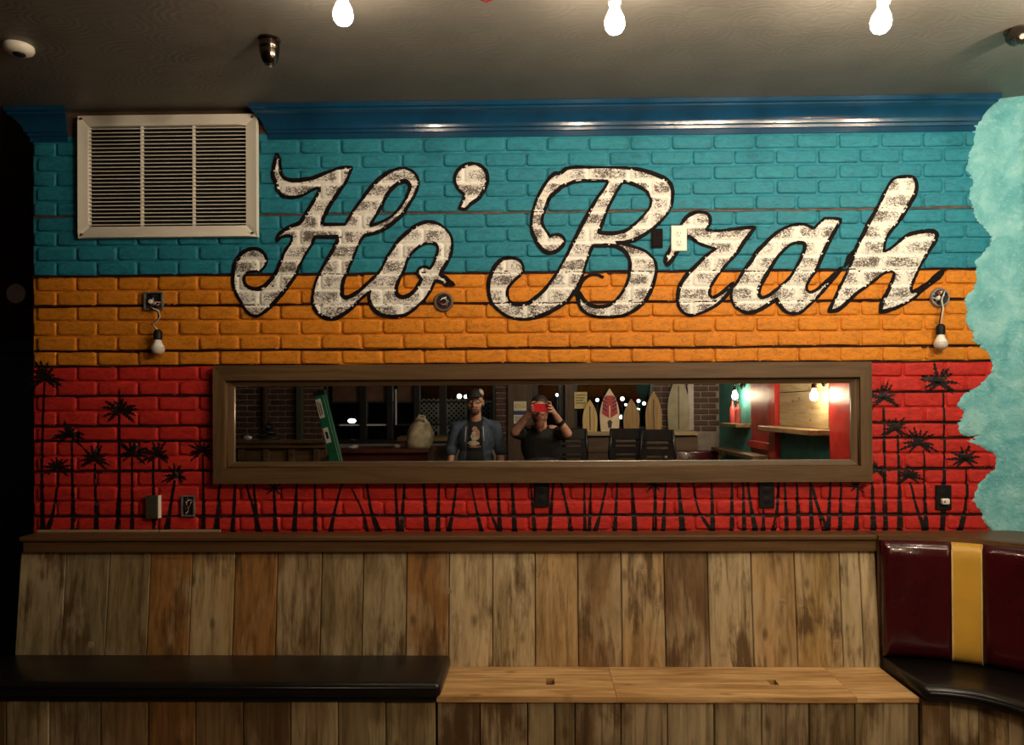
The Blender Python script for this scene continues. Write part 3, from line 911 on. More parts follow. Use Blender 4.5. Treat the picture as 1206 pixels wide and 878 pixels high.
MB().box((xs0, YF + .0215, .0), (xs1, YB + .016, ZS - .024)).build('carcass', M_NIGHT, b1)
seat_board('seat_board', xs0, xs1, b1, mat=M_NIGHT)
front_planks(b1, [-60, 7, 58, 118, 174, 230, 286, 342, 398, 454, 513], 'bldbobdbll', ZS - .023)
b2 = thing('bare_bench', 'wooden bench with bare light seat boards and plank front in the middle', 'bench', (0, 0, 0))
xs2, xs3 = P(514.5, 830, YF).x, 1.4405
MB().box((xs2 + .002, YF + .0215, .0), (xs3, YB + .016, ZS - .06)).build('carcass', M_NIGHT, b2)
cut = P(726, 820, YF).x
h1 = PZ(648, 803, ZS); h2 = PZ(910, 804, ZS); cut2 = PZ(985, 800, ZS).x
seat_board('seat_board', xs2, cut - .001, b2, hole=(h1.x, h1.y, .017, .036))
seat_board('seat_board', cut + .001, cut2 - .0008, b2, hole=(h2.x, h2.y, .017, .030))
seat_board('seat_board', cut2 + .0008, xs3, b2)
front_planks(b2, [514.5, 565, 621, 653, 677, 731, 786, 841, 897, 953, 1007, 1066], 'dbllddpldllp', ZS - .023)
M_BLACKVINYL = plain('black_vinyl', (.010, .008, .007), .30, var=.25, scale=9, bump=.10, bscale=90)
cz = ZS + .0005
cu = thing('bench_cushion', 'long flat black vinyl seat cushion on the left bench', 'cushion', (0, 0, cz))
cx1 = P(520, 812, YF).x
MB().box((xs0 - .02, YF - .030, 0), (cx1, YB - .012, .058), .020).build('cushion_body', M_BLACKVINYL, cu, True)
MB().tube([(xs0 - .02, YF - .031, .040), (cx1 - .012, YF - .031, .040)], .0035, 6).build('piping', M_BLACKVINYL, cu, True)

# ================================================================ corner booth
M_BURG = plain('burgundy_vinyl', (.045, .003, .005), .20, var=.22, scale=5, bump=.16, bscale=26, coat=.2)
M_GOLD = plain('gold_vinyl', (.62, .34, .040), .42, var=.10, scale=6, bump=.1, bscale=120)
BCX, BCY = 1.443, -.80
def arc_path(r, a0, a1, n, straight_to=None):
    """(point, outward normal) along the booth curve; angle 0 = facing the mural wall"""
    out = []
    for i in range(n + 1):
        a = a0 + (a1 - a0) * i / n
        nrm = Vector((math.sin(a), math.cos(a), 0))
        out.append((Vector((BCX, BCY, 0)) + nrm * r, nrm))
    if straight_to is not None:
        m = max(1, int(abs(BCY - straight_to) / .25))
        for i in range(1, m + 1):
            out.append((Vector((BCX + r, BCY + (straight_to - BCY) * i / m, 0)), Vector((1, 0, 0))))
    return out
def sweep(path, prof, name, mat, par, smooth='auto', crown_ends=0.0):
    """prof: (offset toward the room from the path, z)"""
    mb = MB()
    n = len(prof)
    L = len(path)
    for i, (p, nr) in enumerate(path):
        e = min(i, L - 1 - i)
        k = 1.0
        for d, z in prof:
            dd = d
            if crown_ends and e == 0 and d > .02: dd = d - crown_ends
            elif crown_ends and e == 1 and d > .02: dd = d - crown_ends * .18
            mb.v.append(p - nr * dd + Vector((0, 0, z)))
    for i in range(L - 1):
        for j in range(n):
            j2 = (j + 1) % n
            mb.f.append([i * n + j, i * n + j2, (i + 1) * n + j2, (i + 1) * n + j])
    mb.f.append(list(range(n)))
    mb.f.append([(L - 1) * n + j for j in range(n)][::-1])
    return mb.build(name, mat, par, smooth)
booth = thing('corner_booth', 'burgundy vinyl corner booth with one gold stripe and black seat', 'booth', (0, 0, 0))
RB = .656
zt = 1.034
pad = [(0, .545), (0, zt - .006), (.006, zt), (.030, zt), (.046, zt - .010), (.056, zt - .030), (.058, zt - .065), (.055, .80), (.062, .62), (.058, .575), (.046, .556), (.030, .546)]
STOP = -4.75
def seg_path(r, a0, a1, n, st=None):
    return arc_path(r, a0, a1, n, st)
def ease(path_a0, path_a1, n):
    # extra close samples at both ends for the rolled pad edge
    L = path_a1 - path_a0
    fr = [0, .035, .08] + [.08 + .84 * i / n for i in range(1, n)] + [.92, .965, 1]
    return [path_a0 + L * f for f in fr]
def pad_path(a0, a1, n, st=None):
    out = []
    for a in ease(a0, a1, n):
        nr = Vector((math.sin(a), math.cos(a), 0)); out.append((Vector((BCX, BCY, 0)) + nr * RB, nr))
    if st is not None:
        for i in range(1, 9):
            out.append((Vector((BCX + RB, BCY + (st - BCY) * i / 8, 0)), Vector((1, 0, 0))))
    return out
A1, A2 = R(24.3), R(34.2)
sweep(pad_path(R(0), A1, 10), pad, 'backrest', M_BURG, booth, True, .010)
sweep(arc_path(RB, A1, A2, 8), [(d + (.002 if d > .02 else 0), z) for d, z in pad], 'gold_stripe', M_GOLD, booth, 'auto')
sweep(pad_path(A2, R(90), 22, STOP), pad, 'backrest', M_BURG, booth, True, .016)
for a in (A1, A2):
    nr = Vector((math.sin(a), math.cos(a), 0)); c0 = Vector((BCX, BCY, 0)) + nr * RB
    MB().tube([c0 - nr * (d + .002) + Vector((0, 0, z)) for d, z in pad[3:]], .0032, 6).build('piping', plain('pale_gold_piping', (.70, .52, .22), .4), booth, True)
zs2 = .550
DS = .372
sp_ = [(0, ZS + .001), (0, zs2 - .004), (DS - .03, zs2), (DS - .012, zs2 - .004), (DS - .002, zs2 - .014), (DS, zs2 - .030), (DS - .004, ZS + .008), (DS - .012, ZS + .001)]
sweep(arc_path(RB - .012, 0, R(90), 28, STOP), sp_, 'seat', M_BLACKVINYL, booth, True)
sweep(arc_path(RB - .012 - DS - .0005, R(2), R(90), 28, STOP), [(0.0, zs2 - .034), (.0035, zs2 - .030), (.0045, zs2 - .025), (.003, zs2 - .020), (-.002, zs2 - .018)], 'piping', M_BLACKVINYL, booth, True)
sweep(arc_path(RB - .012, 0, R(90), 18, STOP), [(0, 0.01), (0, ZS - .001), (DS - .055, ZS - .001), (DS - .055, 0.01)], 'carcass', M_NIGHT, booth, False)
pl = 'dptplbltlbdlptbl'
na = 5
for i in range(na):
    a0, a1 = R(90) * i / na, R(90) * (i + 1) / na
    c = TINT[pl[i]]
    sweep(arc_path(RB - .012 - DS + .054, a0 + .004, a1 - .004, 3), [(0, 0.0), (0, ZS - .0015), (.022, ZS - .0015), (.022, 0.0)], 'plank', M_PLANK, booth, False).color = (c[0], c[1], c[2], 1)
for i in range(10):
    y0 = BCY - i * .19; c = TINT[pl[(i + 5) % 16]]
    xx = BCX + RB - .012 - DS + .054
    MB().box((xx - .022, y0 - .187, 0), (xx, y0, ZS - .0015)).build('plank', M_PLANK, booth, False).color = (c[0], c[1], c[2], 1)
# ledge behind the booth in the corner
mb = MB()
outer = [Vector((BCX, BCY, 0)) + Vector((math.sin(a), math.cos(a), 0)) * (RB + .024) for a in [R(90) * i / 24 for i in range(25)]]
poly = [(v.x, v.y) for v in outer] + [(BCX + RB + .024, STOP), (XR - .001, STOP), (XR - .001, -.082), (XR - .03, -.04), (XR - .075, -.0185), (BCX, -.0185)]
mb.prism(poly, 'z', LEDGE_Z - .022, LEDGE_Z)
tag(mb.build('corner_ledge', M_CAP, None, False), 'brown wooden ledge filling the corner behind the booth', 'ledge')
sweep(arc_path(RB + .002, 0, R(90), 18, STOP), [(-.0195, .0), (-.0195, LEDGE_Z - .001), (0, LEDGE_Z - .001), (0, .0)], 'back_shell', M_CAP, booth, 'auto')

# ================================================================ lamps on the ceiling
def bulb_glow(k): return emitter('lit_bulb', BULB_WARM, BULB_STRENGTH * k)
M_PORC = plain('pinkish_porcelain', (.42, .30, .28), .35, var=.06)
BPROF = [(.0005, -.034), (.010, -.0325), (.020, -.027), (.0275, -.016), (.0302, -.002), (.0285, .012), (.0225, .026), (.0165, .038), (.0138, .048), (.0132, .056)]
def ceiling_bulb(px, py, tilt, label, k):
    c = P(px, py, -1.10)
    t = thing('ceiling_lamp', label, 'lamp', (c.x, c.y, CEIL), 0, 'bare bulbs on the ceiling')
    d = Matrix.Rotation(R(tilt), 3, 'Y')
    lc = Vector((0, 0, c.z - CEIL))
    MB().lathe(BPROF, lc, 20, d).build('bulb', bulb_glow(k), t, True)
    up = d @ Vector((0, 0, 1))
    MB().lathe([(.0142, .0565), (.0185, .058), (.0205, .064), (.0205, .105), (.017, .108)], lc, 20, d).build('socket', M_PORC, t, 'auto')
    top = lc + up * .108
    MB().lathe([(.017, top.z), (.030, -.030), (.055, -.012), (.060, -.0005)], (0, 0, 0), 24).build('canopy', M_PORC, t, 'auto')
ceiling_bulb(404, 17, 0, 'lit bare bulb on the ceiling, leftmost of the three', .40)
ceiling_bulb(724, 27, 0, 'lit bare bulb on the ceiling, middle of the three', .74)
ceiling_bulb(1037.5, 26, 8, 'lit bare bulb on the ceiling, rightmost of the three', .95)

M_BRONZE = plain('dark_chrome', (.16, .13, .11), .16, 1.0, var=.1)
def spot(px, py, rot, label):
    c = PZ(px, py, CEIL)
    t = thing('ceiling_spotlight', label, 'spotlight', (c.x, c.y, CEIL), 0, 'small dark spotlights on the ceiling')
    MB().lathe([(.040, -.0005), (.041, -.006), (.036, -.012)], (0, 0, 0), 24).build('base', M_BRONZE, t, 'auto')
    m = Euler(rot).to_matrix()
    MB().lathe([(.034, .010), (.037, -.004), (.037, -.018), (.0355, -.020), (.0355, -.024), (.036, -.026), (.031, -.052), (.024, -.070), (.020, -.074)], (0, 0, -.016), 24, m).build('housing', M_BRONZE, t, 'auto')
    MB().ball(Vector((0, 0, -.016)) + m @ Vector((0, 0, -.072)), (.014, .014, .010), 14, 8, m).build('lens', M_NIGHT, t, True)
    MB().lathe([(.006, 0), (.009, 0), (.009, .002), (.006, .002)], Vector((0, 0, -.016)) + m @ Vector((0, 0, -.083)), 14, m).build('lens_ring', M_CHROME, t, 'auto')
spot(317, 46, (R(6), 0, 0), 'small dark spotlight pointing down from the ceiling, near the vent')
spot(1197, 36, (R(-62), 0, R(-18)), 'small dark spotlight aimed into the room at the right end of the ceiling')
c = PZ(22, 54, CEIL)
t = thing('smoke_detector', 'round cream smoke detector on the ceiling at far left', 'smoke detector', (c.x, c.y, CEIL))
MB().lathe([(.050, -.0005), (.052, -.012), (.047, -.022), (.034, -.030), (.020, -.032)], (0, 0, 0), 28).build('housing', M_IVORY, t, 'auto')
MB().lathe([(.021, -.0305), (.021, -.036), (.017, -.038)], (.004, -.003, 0), 20).build('sensor_cap', M_NIGHT, t, 'auto')
c = P(573, 3, -1.0)
t = thing('red_pennant', 'small dark red pennant whose tip hangs down at the top edge', 'pennant', (c.x, c.y, CEIL))
zt_ = c.z - CEIL
M_PENN = plain('red_cloth', (.22, .010, .010), .7)
MB().add([(-.11, -.002, zt_ + .045), (.11, -.002, zt_ + .045), (0, -.002, zt_), (-.11, .002, zt_ + .045), (.11, .002, zt_ + .045), (0, .002, zt_)], [(0, 2, 1), (3, 4, 5), (0, 1, 4, 3), (1, 2, 5, 4), (2, 0, 3, 5)]).build('cloth', M_PENN, t)
MB().tube([(-.11, 0, zt_ + .045), (-.08, 0, -.0005)], .002).build('cord', M_NIGHT, t)
MB().tube([(.11, 0, zt_ + .045), (.08, 0, -.0005)], .002).build('cord', M_NIGHT, t)

# ================================================================ electrics on the wall
M_STEEL = plain('galvanised_steel', (.30, .28, .27), .45, .6, var=.45, scale=40)
M_WIREW = plain('white_wire', (.72, .68, .60), .4, var=.05)
M_WIREB = plain('black_wire', (.012, .011, .011), .4)
M_WIRER = plain('red_wire', (.30, .03, .03), .4)
M_COPPER = plain('copper', (.60, .28, .12), .3, 1.0)
M_PLASTICB = plain('black_plastic', (.009, .008, .008), .5, var=.2, spec=.2)
M_LEDBODY = plain('led_white', (.80, .78, .72), .35, var=.03)
M_FROST = plain('frosted_globe', (.56, .50, .44), .25, var=.04)
YW = -.010
def open_box(t, w, h, d=.012, round_=False, rim=None):
    M_STEEL = rim or globals()['M_STEEL']
    """shallow opening rim with a dark inside, set on the bricks"""
    if round_:
        MB().lathe([(w / 2 - .006, 0.0), (w / 2, 0), (w / 2 + .002, .004), (w / 2 - .003, d), (w / 2 - .008, d), (w / 2 - .009, .001)], (0, 0, 0), 20, Matrix.Rotation(R(90), 3, 'X')).build('box_rim', M_STEEL, t, 'auto')
        MB().lathe([(.001, .0), (w / 2 - .007, .0), (w / 2 - .007, .003), (.001, .003)], (0, 0, 0), 20, Matrix.Rotation(R(90), 3, 'X')).build('box_inside', M_NIGHT, t)
    else:
        for (a, b) in (((-w / 2, h / 2 - .006), (w / 2, h / 2)), ((-w / 2, -h / 2), (w / 2, -h / 2 + .006)), ((-w / 2, -h / 2 + .006), (-w / 2 + .006, h / 2 - .006)), ((w / 2 - .006, -h / 2 + .006), (w / 2, h / 2 - .006))):
            MB().box((a[0], -d, a[1]), (b[0], 0, b[1])).build('box_rim', M_STEEL, t)
        MB().box((-w / 2 + .005, -.003, -h / 2 + .005), (w / 2 - .005, 0, h / 2 - .005)).build('box_inside', M_NIGHT, t)
def hanging_bulb(px, py, bpx, bpy_, round_, label):
    c = P(px, py, YW)
    t = thing('hanging_bulb', label, 'light bulb', (c.x, YW, c.z), 0, 'unlit bulbs hanging from wall boxes')
    open_box(t, .085, .080, .014, round_)
    q = random.Random(px)
    for mat, k in ((M_WIREW, 3), (M_WIREB, 3), (M_WIRER, 1), (M_COPPER, 1)):
        for j in range(k):
            pts = []
            x, z = q.uniform(-.024, .024), q.uniform(-.024, .024)
            for s in range(6):
                pts.append((x, -.006 - .006 * math.sin(s), z))
                x = max(-.031, min(.031, x + q.uniform(-.02, .02))); z = max(-.029, min(.029, z + q.uniform(-.02, .02)))
            MB().tube(pts, .0026, 6).build('loose_wire', mat, t, True)
    MB().lathe([(.001, .0), (.010, .001), (.010, .014), (.006, .018)], (-.010, -.005, -.004), 12, Matrix.Rotation(R(90), 3, 'X')).build('wire_nut', M_WIREW, t, 'auto')
    e = P(bpx, bpy_, YW - .036) - Vector((c.x, YW, c.z))      # bulb centre, hanging just off the bricks
    top = e + Vector((0, 0, .076))
    if round_:
        path = [(.018, -.014, .026), (.006, -.026, .010), (-.004, -.030, -.014), (0, -.034, -.05), (top.x, top.y, top.z)]
    else:
        path = [(-.012, -.014, -.030), (.010, -.026, -.038), (.036, -.032, -.048), (.042, -.034, -.075), (.026, -.036, -.098), (.008, -.036, -.108), (top.x, top.y, top.z)]
    MB().tube([Vector(p) for p in path], .0028, 8).build('lead', M_WIREW, t, True)
    MB().tube([Vector(p) + Vector((-.006, .002, 0)) for p in path], .0026, 8).build('lead', M_WIREB, t, True)
    MB().lathe([(.010, .078), (.017, .070), (.019, .060), (.0185, .034), (.016, .032)], e, 16).build('socket', M_PLASTICB, t, 'auto')
    MB().lathe([(.0135, .033), (.015, .026), (.020, .014), (.0265, .002), (.0275, -.002)], e, 20).build('bulb_base', M_LEDBODY, t, True)
    MB().lathe([(.0276, -.0022), (.029, -.009), (.0275, -.019), (.021, -.028), (.010, -.033), (.001, -.034)], e, 20).build('bulb_globe', M_FROST, t, True)
hanging_bulb(182, 355, 186, 409, False, 'unlit white bulb hanging by a wire from the square box at left')
hanging_bulb(1106, 351, 1108, 403, True, 'unlit white bulb hanging by a wire from the round box at right')

c = P(522.5, 356, YW)
t = thing('junction_box', 'round grey junction box painted into the lower tail of the letter o', 'junction box', (c.x, YW, c.z))
open_box(t, .086, .086, .010, True, plain('painted_over_rim', (.16, .09, .05), .6, var=.5, scale=50))
q = random.Random(9)
for i, mat in enumerate((M_STEEL, M_WIREW, M_WIREB, M_WIRER, M_STEEL, M_PORC)):
    a = i * 1.05
    MB().tube([(math.cos(a) * .024, -.004, math.sin(a) * .024), (math.cos(a + .9) * .014, -.013, math.sin(a + .9) * .014), (math.cos(a + 2) * .018, -.006, math.sin(a + 2) * .018)], .0034, 6).build('loose_wire', mat, t, True)

c = P(773.5, 281, YW)
t = thing('open_outlet_box', 'empty black outlet box in the wall beside the letter B', 'outlet box', (c.x, YW, c.z))
open_box(t, .052, .086, .0042, False, M_BLACKPAINT)
MB().box((-.0200, -.0062, -.037), (.0200, -.0031, .037), .002).build('box_liner', M_BLACKPAINT, t)

M_SLOT = plain('slot_dark', (.03, .026, .022), .6)
c = P(799.5, 281, YW)
t = thing('wall_outlet', 'cream duplex wall outlet between the letters B and r', 'outlet', (c.x, YW, c.z))
MB().box((-.035, -.0065, -.057), (.035, 0, .057), .0025).build('cover_plate', M_IVORY, t)
for z in (.0195, -.0195):
    MB().lathe([(.0165, .0066), (.017, .0080), (.0155, .0086), (.001, .0086)], (0, 0, z), 20, Matrix.Rotation(R(90), 3, 'X')).build('socket_face', M_IVORY, t, 'auto')
    for x in (-.0062, .0062):
        MB().box((x - .0011, -.0092, z - .001), (x + .0011, -.0087, z + .0075)).build('slot', M_SLOT, t)
    MB().cyl((0, -.0087, z - .009), (0, -.0092, z - .009), .0025, .0025, 8).build('slot', M_SLOT, t)
MB().cyl((0, -.0066, 0), (0, -.0078, 0), .003, .003, 8).build('screw', M_CHROME, t)

def black_outlet(px, py, w, h, label, plug=None):
    c = P(px, py, YW)
    t = thing('black_outlet', label, 'outlet', (c.x, YW, c.z), 0, 'black outlets low on the red band')
    MB().box((-w / 2, -.009, -h / 2), (w / 2, 0, h / 2), .002).build('cover_plate', M_PLASTICB, t)
    for z in (.021, -.021):
        MB().lathe([(.0165, .0091), (.017, .0105), (.0155, .011), (.001, .011)], (0, 0, z), 16, Matrix.Rotation(R(90), 3, 'X')).build('socket_face', M_PLASTICB, t, 'auto')
    MB().cyl((0, -.0091, 0), (0, -.0102, 0), .003, .003, 8).build('screw', M_PLASTICB, t)
    if plug:
        p = P(plug[0], plug[1], YW - .02) - Vector((c.x, YW, c.z))
        pl_ = MB().box((p.x - .016, -.034, p.z - .013), (p.x + .016, -.0115, p.z + .013), .004).build('plug', M_LEDBODY, t, 'auto')
        MB().box((p.x - .012, -.0347, p.z - .004), (p.x - .004, -.0342, p.z + .004)).build('plug_slot', M_SLOT, pl_)
black_outlet(638.5, 582.5, .066, .112, 'black outlet under the middle of the mirror frame')
black_outlet(902.5, 583.5, .068, .112, 'black outlet under the right half of the mirror frame')
black_outlet(1110.5, 586, .068, .108, 'black outlet with a small white plug right of the mirror', (1113, 591))

c = P(181.5, 597, YW)
t = thing('blank_wall_plate', 'dark brown blank wall plate among the left palms', 'wall plate', (c.x, YW, c.z))
M_BROWNP = plain('brown_plate', (.05, .042, .026), .4, var=.15)
MB().box((-.028, -.024, -.052), (.028, 0, .052), .003).build('plate', M_BROWNP, t)
MB().box((.0284, -.023, -.050), (.034, 0, .052), .001).build('box_edge', M_IVORY, t)
for z in (.040, -.040):
    MB().cyl((0, -.0241, z), (0, -.0255, z), .004, .0035, 10).build('screw', M_CHROME, t)
c = P(222.5, 596, YW)
t = thing('steel_outlet_box', 'open steel outlet box with loose wires among the left palms', 'outlet box', (c.x, YW, c.z))
open_box(t, .060, .094, .012)
q = random.Random(4)
for i in range(16):
    pts = [(q.uniform(-.02, .02), -.004, q.uniform(-.036, .036)) for _ in range(2)]
    pts = [pts[0], ((pts[0][0] + pts[1][0]) / 2, -.014, (pts[0][2] + pts[1][2]) / 2 + q.uniform(-.01, .01)), pts[1]]
    MB().tube(pts, .0025, 6).build('loose_wire', (M_WIREW, M_WIREB, M_COPPER, M_STEEL)[i % 4], t, True)

# ================================================================ the room behind the camera (seen in the mirror)
def bulb_on_ceiling(x, y, label, k):
    t = thing('ceiling_lamp', label, 'lamp', (x, y, CEIL), 0, 'bare bulbs on the ceiling')
    lc = Vector((0, 0, -.175))
    MB().lathe(BPROF, lc, 20).build('bulb', bulb_glow(k), t, True)
    MB().lathe([(.0142, .0565), (.0185, .058), (.0205, .064), (.0205, .105), (.017, .108)], lc, 20).build('socket', M_PORC, t, 'auto')
    MB().lathe([(.017, -.067), (.030, -.030), (.055, -.012), (.060, -.0005)], (0, 0, 0), 24).build('canopy', M_PORC, t, 'auto')
bulb_on_ceiling(1.84, -1.10, 'lit bare bulb on the ceiling beside the right wall, just out of view', 1.0)
for x, lab in ((1.12, 'lit bare bulb on the ceiling over the middle of the room'), (1.82, 'lit bare bulb on the ceiling over the right booth seat')):
    bulb_on_ceiling(x, -2.45, lab, 3.0)

YS = YSTREET
M_DARKWOOD = wood('dark_wall_wood', 'x', (.060, .034, .018), (.105, .060, .030), rough=.5, knots=False)
M_DARKWOODV = wood('dark_post_wood', 'z', (.055, .032, .018), (.09, .055, .030), rough=.5, knots=False)
M_SILL = wood('sill_wood', 'x', (.24, .17, .085), (.36, .27, .15), rough=.5, knots=False)
M_BLACKFRAME = plain('black_window_frame', (.010, .010, .011), .4)
M_GREENISH = plain('green_grey_post', (.045, .055, .035), .5)
def street_brick():
    t = NT('old_red_brick')
    p = t.pos()
    c = t.ramp(t.noise(p, 18, 4), [(.3, (.030, .012, .009)), (.7, (.070, .028, .020))])
    c = t.mix(t.math('MULTIPLY', t.rand(), .5), c, (.085, .034, .022))
    t.set(col=c, rough=.7); t.bump(t.noise(p, 80, 4), .4)
    return t.m
M_OLDBRICK = street_brick()
M_MORTAR = plain('pale_mortar', (.20, .16, .13), .8)
wall_front = MB()
def sx(px): return PM(px, 481, -YS).x
def sz(py): return PM(634, py, -YS).z
X = {k: sx(k) for k in (278, 292, 314, 351, 358, 380, 423, 431, 455, 462, 487, 494, 517, 525, 577, 584, 598, 627, 665, 676, 770, 846)}
SILLZ = 1.275
wb = MB()
def slab(x0, x1, z0, z1): wb.box((x0, YS - .2, z0), (x1, YS, z1))
slab(-4.8, X[380], 0, CEIL)                              # brick zone
slab(X[380], X[584], 0, 1.18); slab(X[380], X[584], 2.5, CEIL)
slab(X[584], X[627], 0, CEIL)
slab(X[627], X[665], 2.3, CEIL)
slab(X[665], X[770], 0, SILLZ); slab(X[665], X[770], 2.5, CEIL)
slab(X[770], XR, 0, CEIL)
wall_front = wb.build('wall_front', M_MORTAR)
tag(wall_front, kind='structure', label='old brick street wall with windows behind the camera')
SB = [brick_mesh(50 + k, BLEN - .012, COURSE - .012, 'brick', .010) for k in range(4)]
for b in SB: b.materials.append(M_OLDBRICK)
for x0, x1, za in ((-3.66, X[380], .90), (X[584], X[598], .90), (X[770], XR, SILLZ)):
    for k in range(40):
        zc = .90 + (k + .5) * COURSE
        if zc < za or zc > 2.0: continue
        x = x0 - (BLEN / 2 if k % 2 else 0)
        while x < x1:
            a, b = max(x, x0), min(x + BLEN, x1)
            if b - a > .03:
                o = link('brick', SB[(k * 7 + int(x * 31)) % 4], None, wall_front, ((a + b) / 2, YS, zc), (0, 0, R(180)))
                o.scale = ((b - a) / BLEN, 1, 1)
            x += BLEN
def post(name, x0, x1, z0, z1, mat, y0=YS, y1=YS + .05, label=None):
    o = MB().box((x0, y0 + .0005, z0), (x1, y1, z1), .003).build(name, mat)
    return tag(o, label, kind='structure')
post('trim_3', X[314] - .02, X[314] + .02, 0, CEIL, M_DARKWOODV, label='dark wooden post on the brick at the left of the mirror', y0=YS + .012, y1=YS + .07)
post('trim_4', X[351], X[358], 0, CEIL, M_GREENISH, label='green grey post on the street wall', y0=YS + .012, y1=YS + .08)
post('trim_5', X[598], X[627] - .002, 0, CEIL, M_DARKWOODV, label='brown board wall between the brick pier and the door')
post('trim_6', X[665] + .002, X[676], SILLZ + .05, CEIL, M_DARKWOODV, label='brown post beside the street door')
# sill and board dado under the surfboards
post('trim_7', X[665] + .002, XR - .30, SILLZ, SILLZ + .045, M_SILL, y1=YS + .26, label='pale wooden sill carrying the small surfboards')
for i in range(3):
    post('trim_8', X[665] + .002, XR - .30, .70 + i * .19, .70 + i * .19 + .186, M_DARKWOOD, y1=YS + .20, label='dark dado board under the sill')
post('trim_9', sx(809), sx(816), SILLZ + .05, CEIL, plain('grey_pipe', (.30, .24, .22), .4, var=.1), y0=YS + .02, y1=YS + .06, label='pale grey conduit on the street brick')

# windows
gl = NT('night_glass')
lw = gl.n('ShaderNodeFresnel'); lw.inputs['IOR'].default_value = 1.45
tr = gl.n('ShaderNodeBsdfTransparent'); tr.inputs[0].default_value = (.75, .80, .80, 1)
gs = gl.n('ShaderNodeBsdfGlossy'); gs.inputs['Roughness'].default_value = .01
mx = gl.n('ShaderNodeMixShader')
gl.l(lw.outputs[0], mx.inputs[0]); gl.l(tr.outputs[0], mx.inputs[1]); gl.l(gs.outputs[0], mx.inputs[2]); gl.l(mx.outputs[0], gl.out.inputs['Surface'])
M_GLASS = gl.m
def window(name, label, x0, x1, z0, z1, mull, transom):
    w = empty(name, (0, YS - .08, 0)); tag(w, label, kind='structure')
    for a, b, c, d in ((x0, x1, z0, z0 + .05), (x0, x1, z1 - .05, z1), (x0, x0 + .04, z0 + .05, z1 - .05), (x1 - .04, x1, z0 + .05, z1 - .05)):
        MB().box((a, -.04, c), (b, .06, d), .003).build('window_frame', M_BLACKFRAME, w)
    for a, b in mull:
        MB().box((a, -.04, z0 + .05), (b, .07, z1 - .05), .004).build('mullion', M_BLACKFRAME, w)
    es = sorted([x0 + .04, x1 - .04] + [e for m in mull for e in m])
    for a, b in zip(es[::2], es[1::2]):
        for t_ in transom:
            MB().box((a, -.02, t_ - .012), (b, .03, t_ + .012)).build('transom', M_BLACKFRAME, w)
        MB().box((a, -.004, z0 + .05), (b, .002, z1 - .05)).build('pane', M_GLASS, w)
    return w
w1 = window('window_1', 'wide dark street window with black mullions and a transom', X[380], X[584], 1.18, 2.5, [(X[423], X[431]), (X[455], X[462]), (X[487], X[494]), (X[517], X[525])], (sz(473), sz(500)))
M_BRIGHTLINE = plain('bright_line_paint', (.55, .55, .52), .4, var=.1)  # pale colour for the bright lines in the window
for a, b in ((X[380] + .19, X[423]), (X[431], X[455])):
    MB().box((a, .031, sz(500) - .010), (b, .045, sz(500) + .010)).build('bright_line', M_BRIGHTLINE, w1)  # level bars stand in for the bright reflection line across the panes
MB().box((X[462] + .03, .031, sz(500)), (X[462] + .045, .045, sz(458))).build('bright_line', M_BRIGHTLINE, w1)  # upright pale strip for the white line beside the mullion
M_PANEREFL = plain('brown_pane_reflection', (.085, .038, .018), .6, var=.4, scale=6)  # brown of the lit room reflected in the upper panes, put into colour
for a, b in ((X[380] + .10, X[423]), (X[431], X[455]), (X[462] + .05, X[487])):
    MB().box((a, .004, sz(473) + .013), (b, .012, 2.44)).build('pane_reflection', M_PANEREFL, w1)
window('window_2', 'dark street window behind the surfboards', X[676], X[770], SILLZ + .045, 2.5, [], ())
dr = empty('door_2', (0, YS - .10, 0)); tag(dr, 'black framed glass street door', kind='structure')
for a, b, c, d in ((X[627], X[627] + .07, 0, 2.28), (X[665] - .07, X[665], 0, 2.28), (X[627] + .07, X[665] - .07, 0, .25), (X[627] + .07, X[665] - .07, 2.18, 2.28)):
    MB().box((a, -.03, c), (b, .03, d), .004).build('door_frame', M_BLACKFRAME, dr)
MB().box((X[627] + .07, -.004, .25), (X[665] - .07, .004, 2.18)).build('pane', M_GLASS, dr)
MB().tube([(X[665] - .035, .032, .95), (X[665] - .035, .075, .97), (X[665] - .035, .075, 1.38), (X[665] - .035, .032, 1.40)], .010, 8).build('door_handle', M_CHROME, dr, True)

